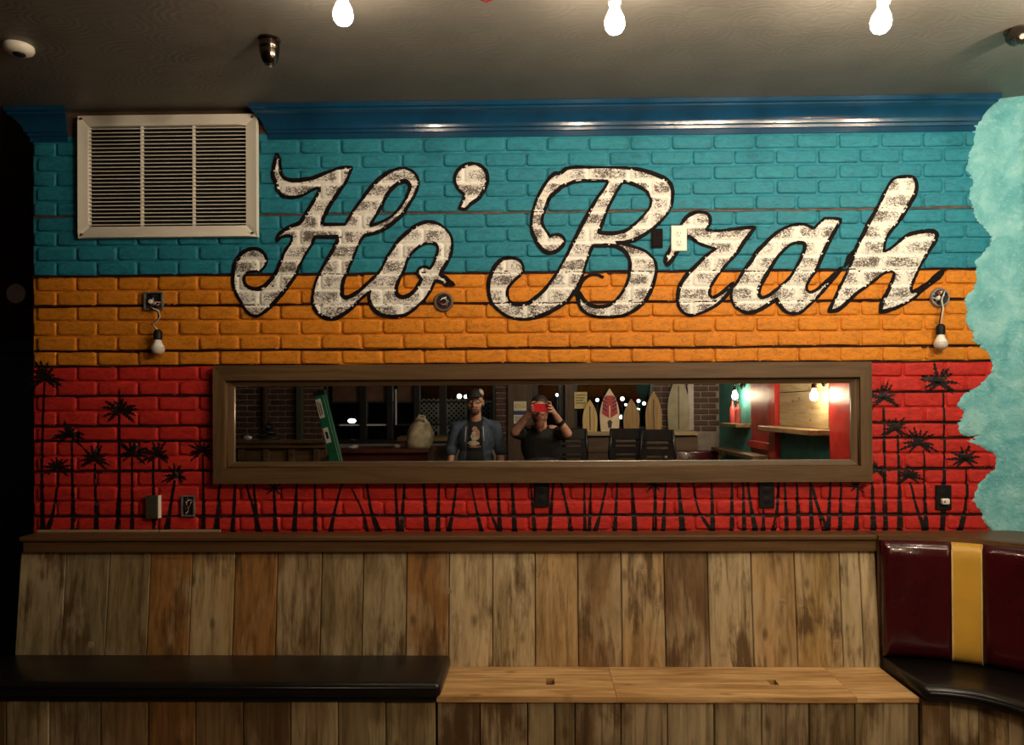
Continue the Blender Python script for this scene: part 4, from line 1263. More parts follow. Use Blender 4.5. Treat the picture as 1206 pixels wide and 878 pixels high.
# outside at night: pavement, lattice panels, globe lamps, an added oval glow
M_ASPHALT = plain('asphalt', (.02, .02, .022), .8)
tag(MB().box((-12, -16, -.12), (10, YS - .26, -.02)).build('street', M_ASPHALT), kind='structure', label='dark street outside the windows')
tag(MB().box((-12, -16.3, -.02), (10, -16, 5)).build('wall_opposite', plain('opposite_house', (.035, .045, .035), .8, var=.5, scale=2)), kind='structure', label='dark house front across the street')
M_LATTICE = plain('white_lattice', (.62, .62, .60), .6)
def lattice(px0, px1, label):
    y = YS - .75
    p0, p1 = PM(px0, 470, -y), PM(px1, 511, -y)
    t = thing('lattice_panel', label, 'lattice', ((p0.x + p1.x) / 2, y, 0), 0, 'white lattice panels outside the window')
    w = (p1.x - p0.x) / 2
    for x in (-w, w):
        MB().box((x - .012, -.015, -.02), (x + .012, .015, p0.z)).build('post', M_LATTICE, t)
    z0, z1 = p1.z, p0.z
    step = .062
    k = -20
    segs = []
    for sgn in (1, -1):
        c = -3.0
        while c < 3.0:
            pts = []
            for xx in (-w, w):
                zz = (z0 + z1) / 2 + sgn * xx + c
                pts.append((xx, zz))
            (xa_, za_), (xb_, zb_) = pts
            lo, hi = min(za_, zb_), max(za_, zb_)
            if hi > z0 and lo < z1 and hi - lo > 1e-4:
                f = lambda z: xa_ + (z - za_) / (zb_ - za_) * (xb_ - xa_)
                a = max(lo, z0); b = min(hi, z1)
                if b - a > .02: segs.append(((f(a), a), (f(b), b), sgn))
            c += step
    for (a, b, sgn) in segs:
        d = Vector((b[0] - a[0], b[1] - a[1])).normalized(); n_ = Vector((-d.y, d.x)) * .007
        yy = .005 * sgn
        MB().add([(a[0] + n_.x, yy - .004, a[1] + n_.y), (a[0] - n_.x, yy - .004, a[1] - n_.y), (b[0] - n_.x, yy - .004, b[1] - n_.y), (b[0] + n_.x, yy - .004, b[1] + n_.y),
                  (a[0] + n_.x, yy + .004, a[1] + n_.y), (a[0] - n_.x, yy + .004, a[1] - n_.y), (b[0] - n_.x, yy + .004, b[1] - n_.y), (b[0] + n_.x, yy + .004, b[1] + n_.y)],
                 [(0, 1, 2, 3), (4, 5, 6, 7), (0, 1, 5, 4), (1, 2, 6, 5), (2, 3, 7, 6), (3, 0, 4, 7)]).build('lath', M_LATTICE, t)
lattice(494, 516.5, 'white lattice panel outside, left of the man in the cap')
lattice(526, 549, 'white lattice panel outside, behind the shoulder of the man in the cap')
lattice(567, 578, 'narrow white lattice panel outside, beside the brick pier')
M_GLOBE = emitter('globe_lamp_glow', (1.0, .90, .78), 16.0)
M_GLOBER = emitter('red_lamp_glow', (1.0, .30, .18), 9.0)
M_GLOBEB = emitter('cool_lamp_glow', (.75, .82, 1.0), 16.0)
def globe(px, py, b, r, mat, label):
    c = PM(px, py, b)
    t = thing('globe_lamp', label, 'lamp', (c.x, c.y, -.02), 0, 'globe lamps out in the street')
    MB().ball((0, 0, c.z + .02), r, 12, 8).build('globe', mat, t, True)
    MB().tube([(0, 0, 0), (0, 0, c.z + .02 - r * .9)], .012, 6).build('pole', M_BLACKFRAME, t)
    MB().lathe([(.07, 0), (.07, .02), (.02, .05)], (0, 0, 0), 10).build('foot', M_BLACKFRAME, t)
globe(541, 467, 8.2, .036, M_GLOBE, 'warm globe lamp outside above the lattice, left of the cap')
globe(548.5, 467.5, 9.0, .030, M_GLOBE, 'smaller warm globe lamp right beside the cap of the man')
globe(656, 465.5, 8.0, .022, M_GLOBEB, 'cool globe lamp outside through the glass door')
globe(677.5, 474, 8.2, .028, M_GLOBE, 'warm globe lamp outside at the edge of the yellow poster')
globe(703.5, 471.5, 8.4, .025, M_GLOBE, 'warm globe lamp between the first two small surfboards')
globe(733, 470, 8.2, .030, M_GLOBE, 'warm globe lamp just right of the red surfboard')
globe(737, 477, 8.6, .020, M_GLOBE, 'low warm globe lamp right of the red surfboard')
globe(752, 472.5, 8.6, .026, M_GLOBEB, 'bluish globe lamp between the two brown surfboards')
globe(758.5, 475.5, 8.2, .026, M_GLOBE, 'warm globe lamp left of the striped surfboard')
globe(752, 482, 8.9, .022, M_GLOBE, 'lowest warm globe lamp between the brown surfboards')
globe(732, 491.5, 9.3, .034, M_GLOBE, 'warm globe lamp low beside the red surfboard tail')
globe(610, 467.5, -YS + 1.0, .02, M_GLOBER, 'small red lamp seen above the posters')
c = PM(414.5, 496, 8.6)
t = thing('oval_glow', 'white oval glow added for a bright spot in the window left of the bag', 'lamp', (c.x, c.y, -.02))
MB().ball((0, 0, c.z + .02), (.065, .05, .036), 14, 8).build('glow', M_GLOBEB, t, True)  # added glowing ball on a pole, stands in for the bright spot
MB().tube([(0, 0, 0), (0, 0, c.z - .01)], .014, 6).build('pole', M_BLACKFRAME, t)

# ---- small surfboards on the sill
def surfboard(px0, px1, ptop, pbot, label, mat, stripe=None, b=None, art=False, tail=.9):
    b = b or (-YS - .13)
    p0, p1 = PM(px0, pbot, b), PM(px1, ptop, b)
    w = (p1.x - p0.x) / 2; h = p1.z - (SILLZ + .046)
    t = thing('mini_surfboard', label, 'surfboard', ((p0.x + p1.x) / 2, -b, SILLZ + .0455), 0, 'small surfboards standing on the sill')
    t.rotation_euler = (R(0), 0, 0)
    n = 16
    L, Rr = [], []
    for i in range(n + 1):
        f = i / n
        ww = w * (tail + (1 - tail) * math.sin(min(1, f * 2.2) * math.pi / 2)) * (1 - max(0, (f - .30) / .70) ** 2.3) if f < 1 else 0.004
        L.append((-ww, f * h)); Rr.append((ww, f * h))
    poly = L + Rr[::-1]
    MB().prism(poly, 'y', -.012, .012).build('board', mat, t)
    if stripe:
        MB().box((-.006, .0125, .03 * h), (.006, .0155, h * .80)).build('stringer', stripe, t)
    if art:
        s = w * .84
        red = plain('surf_red', (.42, .012, .015), .4); drk = plain('surf_black', (.02, .01, .01), .4); wht = plain('surf_white', (.75, .66, .52), .4)
        MB().prism([(-s * .95, h * .42), (0, h * .30), (s * .95, h * .42), (s * .80, h * .72), (s * .45, h * .84), (-s * .45, h * .84), (-s * .80, h * .72)], 'y', .0122, .0150).build('red_panel', red, t)
        for sg in (-1, 1):
            for k in range(4):
                z = h * (.46 + .09 * k)
                MB().prism([(sg * s * .30, z), (sg * s * .86, z + h * .07), (sg * s * .80, z + h * .10), (sg * s * .28, z + h * .035)], 'y', .0151, .0165).build('black_stripe', drk, t)
        MB().prism([(-s * .18, h * .08), (s * .18, h * .08), (s * .30, h * .22), (0, h * .28), (-s * .30, h * .22)], 'y', .0122, .0150).build('tail_mark', drk, t)
        MB().prism([(-s * .06, h * .30), (s * .06, h * .30), (s * .05, h * .60), (-s * .05, h * .60)], 'y', .0151, .0165).build('white_bar', wht, t)
def boardwood(name, a, b): return wood(name, 'z', a, b, grain=(24, 1.4), rough=.4, knots=False)
M_B1 = boardwood('surf_pale_wood', (.42, .29, .11), (.60, .44, .19)); M_B2 = boardwood('surf_brown_wood', (.22, .125, .04), (.34, .20, .07))
M_B3 = plain('surf_cream', (.66, .52, .36), .4, var=.12); M_B4 = plain('surf_olive', (.20, .165, .085), .4, var=.2, scale=8)
M_STR = plain('surf_stringer', (.03, .02, .012), .5)
surfboard(686, 703.5, 471, 509, 'pale wooden small surfboard, leftmost on the sill', M_B1, M_STR)
surfboard(706.5, 729.5, 458, 509, 'small surfboard with red and black panel on the sill', M_B3, art=True)
surfboard(734, 753, 470, 509, 'plain brown small surfboard with rounded top on the sill', M_B2)
surfboard(760, 779.5, 461, 509, 'brown small surfboard with a dark centre stripe on the sill', M_B2, M_STR)
surfboard(786, 812, 441, 509, 'tall olive surfboard leaning at the street brick', M_B4, M_STR)

# ---- paper on the wall
M_PAPER = plain('yellowed_paper', (.60, .48, .20), .8, var=.3, scale=40)
M_PAPERW = plain('white_paper', (.62, .58, .50), .8, var=.12, scale=40)
M_BLUEBAND = plain('blue_print', (.02, .03, .16), .6)
def sheet(px0, py0, px1, py1, b, mat, name, label, cat, lines=()):
    a, c = PM(px0, py0, b), PM(px1, py1, b)
    t = thing(name, label, cat, ((a.x + c.x) / 2, -b, c.z))
    w, h = (c.x - a.x) / 2, a.z - c.z
    MB().box((-w, -.002, 0), (w, .002, h)).build('paper', mat, t)
    for (u0, v0, u1, v1, m) in lines:
        MB().box((-w + 2 * w * u0, .0021, h * v0), (-w + 2 * w * u1, .0032, h * v1)).build('print', m, t)
M_INK = plain('grey_ink', (.12, .11, .10), .8)
ink = [(.1, .78 - .16 * k, .9 - .1 * (k % 3), .84 - .16 * k, M_INK) for k in range(4)]
sheet(605, 473, 620, 484, -YS - .053, M_PAPERW, 'wall_notice', 'upper paper notice on the board wall beside the brick pier', 'notice', [(.05, .30, .95, .72, M_PAPER)])
sheet(605, 485, 620, 499, -YS - .053, M_PAPERW, 'wall_notice', 'lower paper notice with a blue band on the board wall', 'notice', [(0, .72, 1, 1, M_BLUEBAND)] + [(.1, .1 + .14 * k, .85, .15 + .14 * k, M_INK) for k in range(4)])
sheet(676.5, 462, 691.5, 481.5, -YS - .053, M_PAPER, 'yellow_poster', 'yellowish poster hanging at the window beside the pale surfboard', 'poster', ink)

# ---- side wall: red trims, plank panel, shelf, bottles, sconces
M_REDTRIM = plain('red_gloss_paint', (.40, .022, .016), .32, var=.25, scale=10, bump=.25, bscale=30)
M_REDDARK = plain('red_panel_paint', (.27, .014, .012), .45, var=.35, scale=8, bump=.3, bscale=24)
M_PANELWOOD = wood('panel_wood', 'y', (.30, .21, .10), (.46, .35, .19), grain=(20, 1.2), rough=.45)
M_HALF = wood('half_wall_wood', 'x', (.10, .060, .028), (.17, .10, .048), rough=.45)
M_SHELF = wood('shelf_wood', 'y', (.20, .115, .05), (.32, .20, .10), rough=.5)
def rb(px): # distance from the mural wall of a point on the right wall seen at mirror pixel px
    lo, hi = .3, 6.5
    for _ in range(40):
        m_ = (lo + hi) / 2
        if PM(px, 481, m_).x < XR: lo = m_
        else: hi = m_
    return (lo + hi) / 2
ZSH = 1.42
def rbox(name, b0, b1, z0, z1, d0, d1, mat, par=None, bev=.003):
    return MB().box((XR - d1, -b1, z0), (XR - d0 - .0005, -b0, z1), bev).build(name, mat, par)
b_red0, b_red1 = rb(1000), rb(981.5); b_p0, b_p1 = rb(979.5), rb(921)
tag(rbox('trim_10', b_red0 - .25, b_red1, 0.0 + LEDGE_Z + .001, CEIL - .001, 0, .03, M_REDTRIM), kind='structure', label='wide red board upright on the teal side wall')
t = thing('plank_wall_panel', 'panel of wide horizontal planks lit by the wall lamp', 'wall panel', (XR, -(b_p0 + b_p1) / 2, ZSH))
for k in range(4):
    o = rbox('plank', b_p0, b_p1, ZSH + .012 + k * .29, ZSH + .012 + k * .29 + .285, 0, .022, M_PANELWOOD)
    o.parent = t; o.matrix_parent_inverse = Matrix.Translation(-Vector(t.location))
t = thing('wall_shelf', 'thick wooden shelf under the plank panel on the side wall', 'shelf', (XR, -(b_p0 + b_p1) / 2, ZSH))
def kid(o, t): o.parent = t; o.matrix_parent_inverse = Matrix.Translation(-Vector(t.location)); return o
kid(rbox('shelf_board', b_p0 - .02, rb(914), ZSH - .035, ZSH + .010, 0, .17, M_SHELF, None, .006), t)
t = thing('red_shutter', 'red painted panel in a red casing on the side wall', 'shutter', (XR, -(rb(905) + rb(888)) / 2, 1.2))
bb = [rb(x) for x in (919, 911.5, 908.5, 886.5)]
kid(rbox('casing', bb[0], bb[1], LEDGE_Z + .001, 2.5, 0, .05, M_REDTRIM), t)
kid(rbox('stile', bb[1] + .002, bb[2], 1.27, 2.5, 0, .035, M_REDTRIM), t)
kid(rbox('panel', bb[2] + .002, bb[3], 1.27, 2.5, 0, .018, M_REDDARK), t)
kid(rbox('rail', bb[1] + .002, bb[3], 1.20, 1.268, 0, .05, M_REDTRIM), t)
kid(rbox('lower_panel', bb[1] + .002, bb[3], LEDGE_Z + .001, 1.198, 0, .018, M_REDDARK), t)
bs0, bs1 = rb(884), rb(865)
t = thing('bottle_shelf', 'small wooden bottle shelf high on the side wall near the corner', 'shelf', (XR, -(bs0 + bs1) / 2, ZSH))
kid(rbox('shelf_board', bs0, bs1, ZSH - .03, ZSH + .008, 0, .15, M_SHELF, None, .005), t)
M_PINK = plain('pink_bottle', (.55, .12, .10), .2, var=.1)
M_ROSE = plain('rose_bottle', (.42, .06, .06), .2, var=.1)
for px, mat, lab, h in ((876.5, M_PINK, 'pinkish red bottle on the small side shelf, nearer the shutter', .23), (870.0, M_ROSE, 'slim rose bottle on the small side shelf, nearer the corner', .25)):
    b = rb(px) - .04
    t = thing('glass_bottle', lab, 'bottle', (XR - .075, -b, ZSH + .0085), 0, 'bottles on the side shelf')
    MB().lathe([(.030, 0), (.032, .004), (.032, h * .58), (.028, h * .66), (.013, h * .78), (.012, h * .97)], (0, 0, 0), 16).build('body', mat, t, 'auto')
    MB().lathe([(.0135, h * .94), (.0135, h + .004), (.010, h + .006)], (0, 0, 0), 12).build('cap', M_BLACKFRAME, t, 'auto')
M_SCONCE = emitter('sconce_bulb', (1.0, .80, .52), SCONCE_STRENGTH)
def sconce(px, py, label, off=.10):
    b = rb(px) - .12
    z = PM(px, py, b).z
    t = thing('wall_sconce', label, 'lamp', (XR, -b, z + .10), 0, 'bare bulb wall lamps on the side wall')
    MB().lathe([(.055, 0.023), (.055, .032), (.03, .045)], (0, 0, 0), 20, Matrix.Rotation(R(-90), 3, 'Y')).build('backplate', M_BRONZE, t, 'auto')
    MB().tube([(-.04, 0, 0), (-off * .7, 0, .012), (-off, 0, 0), (-off, 0, -.035)], .008, 8).build('arm', M_BRONZE, t, True)
    MB().lathe([(.019, -.032), (.020, -.065), (.014, -.068)], (-off, 0, 0), 14).build('socket', M_BRONZE, t, 'auto')
    m = Matrix.Rotation(R(180), 3, 'X')
    MB().lathe(BPROF, (-off, 0, -.1245), 18).build('bulb', M_SCONCE, t, True)
sconce(968, 463, 'lit wall lamp over the plank panel and shelf')
sconce(873.5, 464, 'lit wall lamp above the two bottles')
# ledge on the side wall and back booth
lb0, lb1 = rb(917), 5.2
tag(MB().box((XR - .20, -5.2, 1.115), (XR - .0525, -rb(912), 1.155), .005).build('side_ledge', M_HALF), 'brown wooden ledge along the side wall under the red shutter', 'ledge')
# back booth against the dado
bk = thing('far_booth', 'dark burgundy booth with a gold stripe along the street wall', 'booth', (0, YS + .2, 0))
q0, q1 = PM(787, 532, 5.25).x, PM(866, 532, 5.25).x
zt2 = PM(820, 531.5, 5.25).z
st0, st1 = PM(845, 532, 5.25).x, PM(851.5, 532, 5.25).x
for a, b, m_, nm in ((q0, st0, M_BURG, 'backrest'), (st0, st1, M_GOLD, 'gold_stripe'), (st1, BCX + RB - .10, M_BURG, 'backrest')):
    MB().box((a, .002, .48), (b, .17 if m_ is M_BURG else .172, zt2), .022).build(nm, m_, bk, True)
MB().box((q0 - .035, .002, 0), (q0 - .002, .17, zt2 + .02), .006).build('end_panel', M_SILL, bk)
MB().box((q0, .175, .40), (1.50, .60, .47), .02).build('seat', M_BLACKVINYL, bk, True)
MB().box((q0, .002, 0), (1.50, .55, .395)).build('base', M_DARKWOOD, bk)

# ---- tall black chairs
def chair_proto():
    t = empty('bar_chair', (0, 0, 0))
    m = M_CHAIR
    zt_ = 1.375
    w = .18
    for sg in (-1, 1):
        MB().tube([(sg * w, -.18, 0), (sg * (w - .03), -.15, .90), (sg * (w - .035), -.16, .95)], .014, 8).build('leg', m, t, True)
        MB().tube([(sg * w, .20, 0), (sg * (w - .02), .15, .92)], .014, 8).build('leg', m, t, True)
        MB().tube([(sg * (w - .02), .15, .90), (sg * (w - .005), .17, 1.10), (sg * (w - .03), .20, zt_ - .02)], .016, 8).build('back_post', m, t, True)
    MB().box((-w, -.18, .90), (w, .17, .935), .012).build('seat', m, t, 'auto')
    MB().box((-w + .01, .165, zt_ - .12), (w - .01, .195, zt_), .008).build('top_rail', m, t, 'auto')
    for z, h_ in ((.97, .07), (1.06, .030), (1.11, .070), (1.20, .030)):
        MB().box((-w + .02, .156 + (z - 1.0) * .08, z), (w - .02, .172 + (z - 1.0) * .08, z + h_), .003).build('slat', m, t)
    for sg in (-1, 1):
        MB().box((sg * (w - .075), .160, .94), (sg * (w - .01), .180, zt_ - .072), .004).build('back_panel', m, t)
    for z in (.30, .55):
        MB().tube([(-w + .01, -.17, z), (w - .01, -.17, z)], .008, 6).build('stretcher', m, t, True)
        MB().tube([(-w + .01, .185, z), (w - .01, .185, z)], .008, 6).build('stretcher', m, t, True)
    return t
M_CHAIR = plain('black_chair_metal', (.012, .012, .013), .3, .3, var=.2)
ch = chair_proto()
spots_ = [(736, 4.95, R(4), 'tall black slat-back chair in front of the red surfboard'), (774, 4.50, R(8), 'tall black slat-back chair in front of the striped surfboard'), (668, 4.95, R(-14), 'tall black slat-back chair behind the elbow of the photographer')]
for i, (px, b, a, lab) in enumerate(spots_):
    o = ch if i == 0 else copy_tree(ch)
    tag(o, lab, 'chair', 'tall black chairs by the window')
    o.location = (PM(px, 520, b).x, -b, 0)
    o.rotation_euler = (0, 0, a)

# ---- left part: half wall, leaning green carton, counter, bag
half = thing('half_wall', 'brown wooden half wall with a ledge before the dark brick', 'half wall', (0, -4.3, 0))
hx0, hx1 = PM(277, 520, 4.3).x - .3, PM(384, 520, 4.3).x
hz = PM(330, 519, 4.3).z
M_HALF = wood('half_wall_wood', 'x', (.10, .060, .028), (.17, .10, .048), rough=.45)
MB().box((hx0, -.10, 0), (hx1, -.02, hz - .08), .003).build('panel', M_HALF, half)
MB().box((hx0 - .01, -.15, hz - .08), (hx1 + .01, .03, hz - .032), .006).build('rail', M_HALF, half)
MB().box((hx0 - .01, -.18, hz - .032), (hx1 + .01, .06, hz), .008).build('ledge', M_HALF, half)
for k in range(5):
    xx = hx0 + .1 + (hx1 - hx0 - .2) * k / 4
    MB().box((xx - .03, -.0195, .0), (xx + .03, .008, hz - .085), .003).build('batten', M_HALF, half)
p0, p1 = PM(376, 461, 3.95), PM(397, 545, 3.85)
d = (p0 - p1).normalized()
foot = p1 + d * (-(p1.z - .02) / d.z)
carton = thing('green_carton', 'long green carton with white labels leaning against the half wall', 'carton', foot)
L = (p0 - foot).length
m3 = d.to_track_quat('Z', 'Y').to_matrix()
xax = Vector((1, 0, 0)); xax = (xax - d * xax.dot(d)).normalized(); yax = d.cross(xax)
m3 = Matrix((xax, yax, d)).transposed()
def ob(a, b, name, mat, bev=0):
    MB().box(a, b, bev).xf(m3.to_4x4()).build(name, mat, carton)
M_GREENBOX = plain('green_carton_print', (.008, .115, .060), .35, var=.2, scale=4)
ob((-.056, -.03, .01), (.056, .03, L), 'box', M_GREENBOX, .004)
ob((-.058, -.032, L - .05), (.058, .032, L + .002), 'end_cap', M_BLACKFRAME, .003)
ob((-.050, .0305, L - .27), (.002, .0325, L - .08), 'label', M_PAPERW)
ob((-.048, .0305, L - .52), (.002, .0325, L - .37), 'label', M_PAPERW)
ob((-.040, .0327, L - .25), (-.030, .0335, L - .10), 'label_print', M_INK); ob((-.022, .0327, L - .24), (-.010, .0335, L - .12), 'label_print', M_INK)
ob((-.034, .0327, L - .48), (-.010, .0335, L - .41), 'label_print', M_BLACKFRAME)
ob((.030, .0305, .3), (.036, .0322, L - .06), 'stripe', plain('pale_green_print', (.25, .45, .30), .4))

ct = thing('bar_counter', 'dark burgundy counter with a rounded lip behind the carton', 'counter', (0, -4.45, 0))
cz_ = PM(450, 529, 4.2).z
c0, c1 = PM(398, 529, 4.2).x, PM(503, 529, 4.2).x
MB().box((c0, -.30, 0), (c1, .22, cz_ - .05), .004).build('front', plain('burgundy_lacquer', (.055, .010, .008), .35, var=.3), ct)
MB().box((c0 - .02, -.34, cz_ - .05), (c1 + .02, .26, cz_), .018).build('top', plain('dark_red_top', (.075, .022, .014), .3, var=.3), ct, True)
wt = thing('wood_table', 'brown wooden table end behind the man in the cap', 'table', (PM(512, 520, 5.12).x, -5.12, 0), R(-6))
tz = PM(512, 514.5, 4.95).z
MB().box((-.40, -.25, tz - .05), (.40, .25, tz), .006).build('tabletop', M_HALF, wt)
for x in (-.34, .34):
    for y in (-.2, .2):
        MB().box((x - .03, y - .03, 0), (x + .03, y + .03, tz - .0505), .003).build('leg', M_HALF, wt)
# shopping bag
bb_ = PM(492, 528, 4.2)
bag = thing('shopping_bag', 'bulging cream shopping bag standing on the dark counter', 'bag', (bb_.x, -4.27, cz_))
mb = MB()
nn, rr = 22, 12
hB, wB = .315, .135
M_BAG = plain('cream_bag', (.46, .39, .26), .6, var=.25, scale=18, bump=.6, bscale=22)
q = random.Random(12)
for i in range(rr + 1):
    f = i / rr
    rad = math.sin(math.pi * min(1, .22 + f * .78)) ** .55 if i < rr else .05
    for k in range(nn):
        a = 2 * math.pi * k / nn
        w_ = 1 + .06 * math.sin(5 * a + f * 7) + q.uniform(-.02, .02)
        mb.v.append(Vector((math.cos(a) * wB * rad * w_ + .03 * f, math.sin(a) * .10 * rad * w_, hB * f)))
for i in range(rr):
    for k in range(nn):
        k2 = (k + 1) % nn
        mb.f.append([i * nn + k, i * nn + k2, (i + 1) * nn + k2, (i + 1) * nn + k])
mb.f.append(list(range(nn))); mb.f.append([rr * nn + k for k in range(nn)])
mb.build('bag_body', M_BAG, bag, True)
MB().tube([(-.02, .05, .275), (-.01, .09, .30), (.03, .095, .315), (.06, .075, .295), (.065, .05, .265)], .009, 8).build('handle', M_BAG, bag, True)
MB().tube([(-.03, -.03, .28), (.0, -.04, .335), (.05, -.04, .325), (.07, -.03, .28)], .009, 8).build('handle', M_BAG, bag, True)
def crumple(px, py, b, z, r, label):
    c = PM(px, py, b)
    m = MB().ball((0, 0, r * .55), (r, r * .8, r * .55), 12, 8)
    q = random.Random(px)
    m.v = [v * (1 + q.uniform(-.18, .1)) if v.z > .004 else v for v in m.v]
    lo = min(v.z for v in m.v)
    m.v = [v - Vector((0, 0, lo)) for v in m.v]
    o = m.build('crumpled_paper', M_PAPERW, None, False, (c.x, -b, z + .0005))
    tag(o, label, 'paper', 'crumpled paper on the counters')
crumple(418, 528, 4.35, cz_, .030, 'crumpled white paper on the dark counter beside the carton')
crumple(468, 526, 4.35, cz_, .034, 'crumpled white paper on the dark counter left of the bag')
crumple(292, 513, 4.36, hz, .045, 'pale crumpled cloth on the half wall ledge')
o = MB().tube([(math.cos(a * .7) * (.11 - .004 * a), math.sin(a * .7) * .07, .016 + .006 * a) for a in range(28)], .014, 8).build('cable_coil', M_WIREB, None, True, (PM(316, 520, 4.40).x, -4.40, hz))
tag(o, 'black cable coil lying on the half wall ledge', 'cable')

# ================================================================ people (seen in the mirror)
DG = None
def blob(name, mb, mat, parent=None, voxel=.006, smooth=4, post=None):
    """one continuous skin around overlapping closed shapes"""
    me = mb.mesh(name + '_src')
    o = bpy.data.objects.new(name + '_src', me)
    COL.objects.link(o)
    m = o.modifiers.new('r', 'REMESH'); m.mode = 'VOXEL'; m.voxel_size = voxel
    s = o.modifiers.new('s', 'SMOOTH'); s.iterations = smooth; s.factor = .5
    dg = bpy.context.evaluated_depsgraph_get()
    out = bpy.data.meshes.new_from_object(o.evaluated_get(dg))
    bpy.data.objects.remove(o); bpy.data.meshes.remove(me)
    if post: post(out)
    for p in out.polygons: p.use_smooth = True
    out.name = name
    out.materials.clear()
    return link(name, out, mat, parent)
M_SKIN = plain('skin', (.46, .235, .155), .5, var=.10, scale=10)
M_SKIN2 = plain('skin_tattooed', (.40, .205, .135), .5, var=.28, scale=22)
M_EYE = plain('eye', (.55, .50, .45), .2, var=.02); M_IRIS = plain('iris', (.03, .02, .015), .2)
M_LIP = plain('lip', (.30, .10, .075), .45)
M_TEE = plain('black_cotton', (.008, .008, .009), .85, var=.3, bump=.3, bscale=50)
M_JEAN = plain('dark_denim', (.012, .016, .028), .8, var=.3, scale=40)
M_SHOE = plain('black_shoe', (.01, .01, .01), .4)
M_OVER = plain('grey_blue_overshirt', (.062, .085, .125), .85, var=.35, scale=24, bump=.4, bscale=60)
M_CAP = plain('dark_cap', (.014, .012, .014), .7); M_CAPW = plain('cap_mesh_white', (.5, .46, .42), .7)
M_HAIR = plain('dark_hair', (.022, .013, .009), .6, var=.4, scale=60)
M_BEARD = plain('auburn_beard', (.17, .062, .032), .65, var=.45, scale=60, bump=.6, bscale=90)
M_SPEC = plain('spectacle_frame', (.02, .015, .012), .3)

def head(mb, c, s=1.0):
    c = Vector(c)
    mb.ball(c + Vector((0, -.015, .025)) * s, (.077 * s, .095 * s, .098 * s), 20, 14)      # cranium
    mb.ball(c + Vector((0, .020, -.035)) * s, (.064 * s, .076 * s, .085 * s), 18, 12)      # face
    mb.ball(c + Vector((0, .045, -.095)) * s, (.036 * s, .036 * s, .028 * s), 12, 8)       # chin
    mb.cap(c + Vector((0, .088, .012)) * s, c + Vector((0, .108, -.028)) * s, .010 * s, .016 * s, 10)   # nose
    mb.cap(c + Vector((-.045, .074, .030)) * s, c + Vector((.045, .074, .030)) * s, .013 * s, .013 * s, 10)  # brow
    for g in (-1, 1):
        mb.ball(c + Vector((g * .079, -.008, -.005)) * s, (.012 * s, .024 * s, .034 * s), 10, 8)           # ear
        mb.ball(c + Vector((g * .045, .058, -.028)) * s, (.024 * s, .024 * s, .024 * s), 10, 8)            # cheek
def face(t, c, s=1.0):
    c = Vector(c)
    for g in (-1, 1):
        e = MB().ball(c + Vector((g * .032, .078, .006)) * s, .0135 * s, 12, 8).build('eye', M_EYE, t, True)
        MB().ball(c + Vector((g * .032, .0895, .006)) * s, (.006 * s, .003 * s, .006 * s), 10, 6).build('iris', M_IRIS, e, True)
    MB().ball(c + Vector((0, .094, -.062)) * s, (.026 * s, .008 * s, .008 * s), 12, 6).build('mouth', M_LIP, t, True)

def legs(t, x, y, mats, hip=.92):
    for g in (-1, 1):
        pass
    mb = MB()
    for g in (-1, 1):
        mb.cap((x + g * .09, y, hip), (x + g * .10, y + .01, .50), .088, .064)
        mb.cap((x + g * .10, y + .01, .50), (x + g * .105, y - .02, .10), .064, .052)
    mb.ball((x, y, hip + .03), (.165, .115, .12), 18, 12)
    blob('jeans', mb, mats, t, .010, 3)
    for g in (-1, 1):
        MB().ball((x + g * .105, y + .05, .045), (.047, .13, .045), 16, 10).build('shoe', M_SHOE, t, True)

def fingers(mb, base, dirs, lens, r=.0085):
    """dirs: per finger (knuckle point, [bend points])"""
    for k, pts in enumerate(dirs):
        for a, b in zip(pts, pts[1:]):
            mb.cap(a, b, r, r * .9, 8)

# ---- man in the cap, a step behind the photographer
ax, ay = PM(560, 481, 4.0).x, -4.0
A = thing('person', 'person in dark cap, glasses and open grey-blue shirt over black printed tee', 'person', (ax, ay, 0))
V = lambda x, y, z: Vector((x, y, z))
hc = V(-.003, .03, 1.655)
mb = MB()
head(mb, hc)
mb.cap((0, -.01, 1.40), (0, .015, 1.56), .062, .056)
mb.ball((0, -.01, 1.30), (.155, .105, .19), 18, 12)
mb.ball((0, 0, 1.08), (.140, .100, .18), 18, 12)
mb.ball((0, 0, .95), (.15, .10, .12), 18, 12)
for g in (-1, 1):
    mb.cap((g * .10, -.01, 1.44), (g * .175, -.01, 1.415), .05, .052)
    mb.cap((g * .180, -.01, 1.41), (g * .235, -.02, 1.165), .050, .040)
    mb.cap((g * .235, -.02, 1.165), (g * .262, .05, .945), .040, .026)
    mb.ball((g * .266, .07, .885), (.020, .042, .045), 12, 8)                    # palm
    for k in range(4):
        y0 = .040 + .020 * k
        mb.cap((g * .267, y0, .86), (g * .266, y0 + .004, .822 + .004 * abs(k - 2)), .0095, .009, 8)
        mb.cap((g * .266, y0 + .004, .822 + .004 * abs(k - 2)), (g * .255, y0 + .010, .792 + .008 * abs(k - 2)), .009, .008, 8)
    mb.cap((g * .262, .100, .895), (g * .252, .122, .862), .0105, .010, 8); mb.cap((g * .252, .122, .862), (g * .246, .128, .838), .010, .009, 8)
    mb.cap((g * .09, 0, .92), (g * .10, .01, .50), .075, .052); mb.cap((g * .10, .01, .50), (g * .105, -.02, .08), .052, .036)
blob('body', mb, M_SKIN, A, .0065)
face(A, hc)
tee = MB()
tee.ball((0, -.005, 1.30), (.172, .122, .20), 20, 14); tee.ball((0, .002, 1.08), (.158, .116, .19), 20, 14); tee.ball((0, .002, .95), (.166, .112, .10), 20, 12)
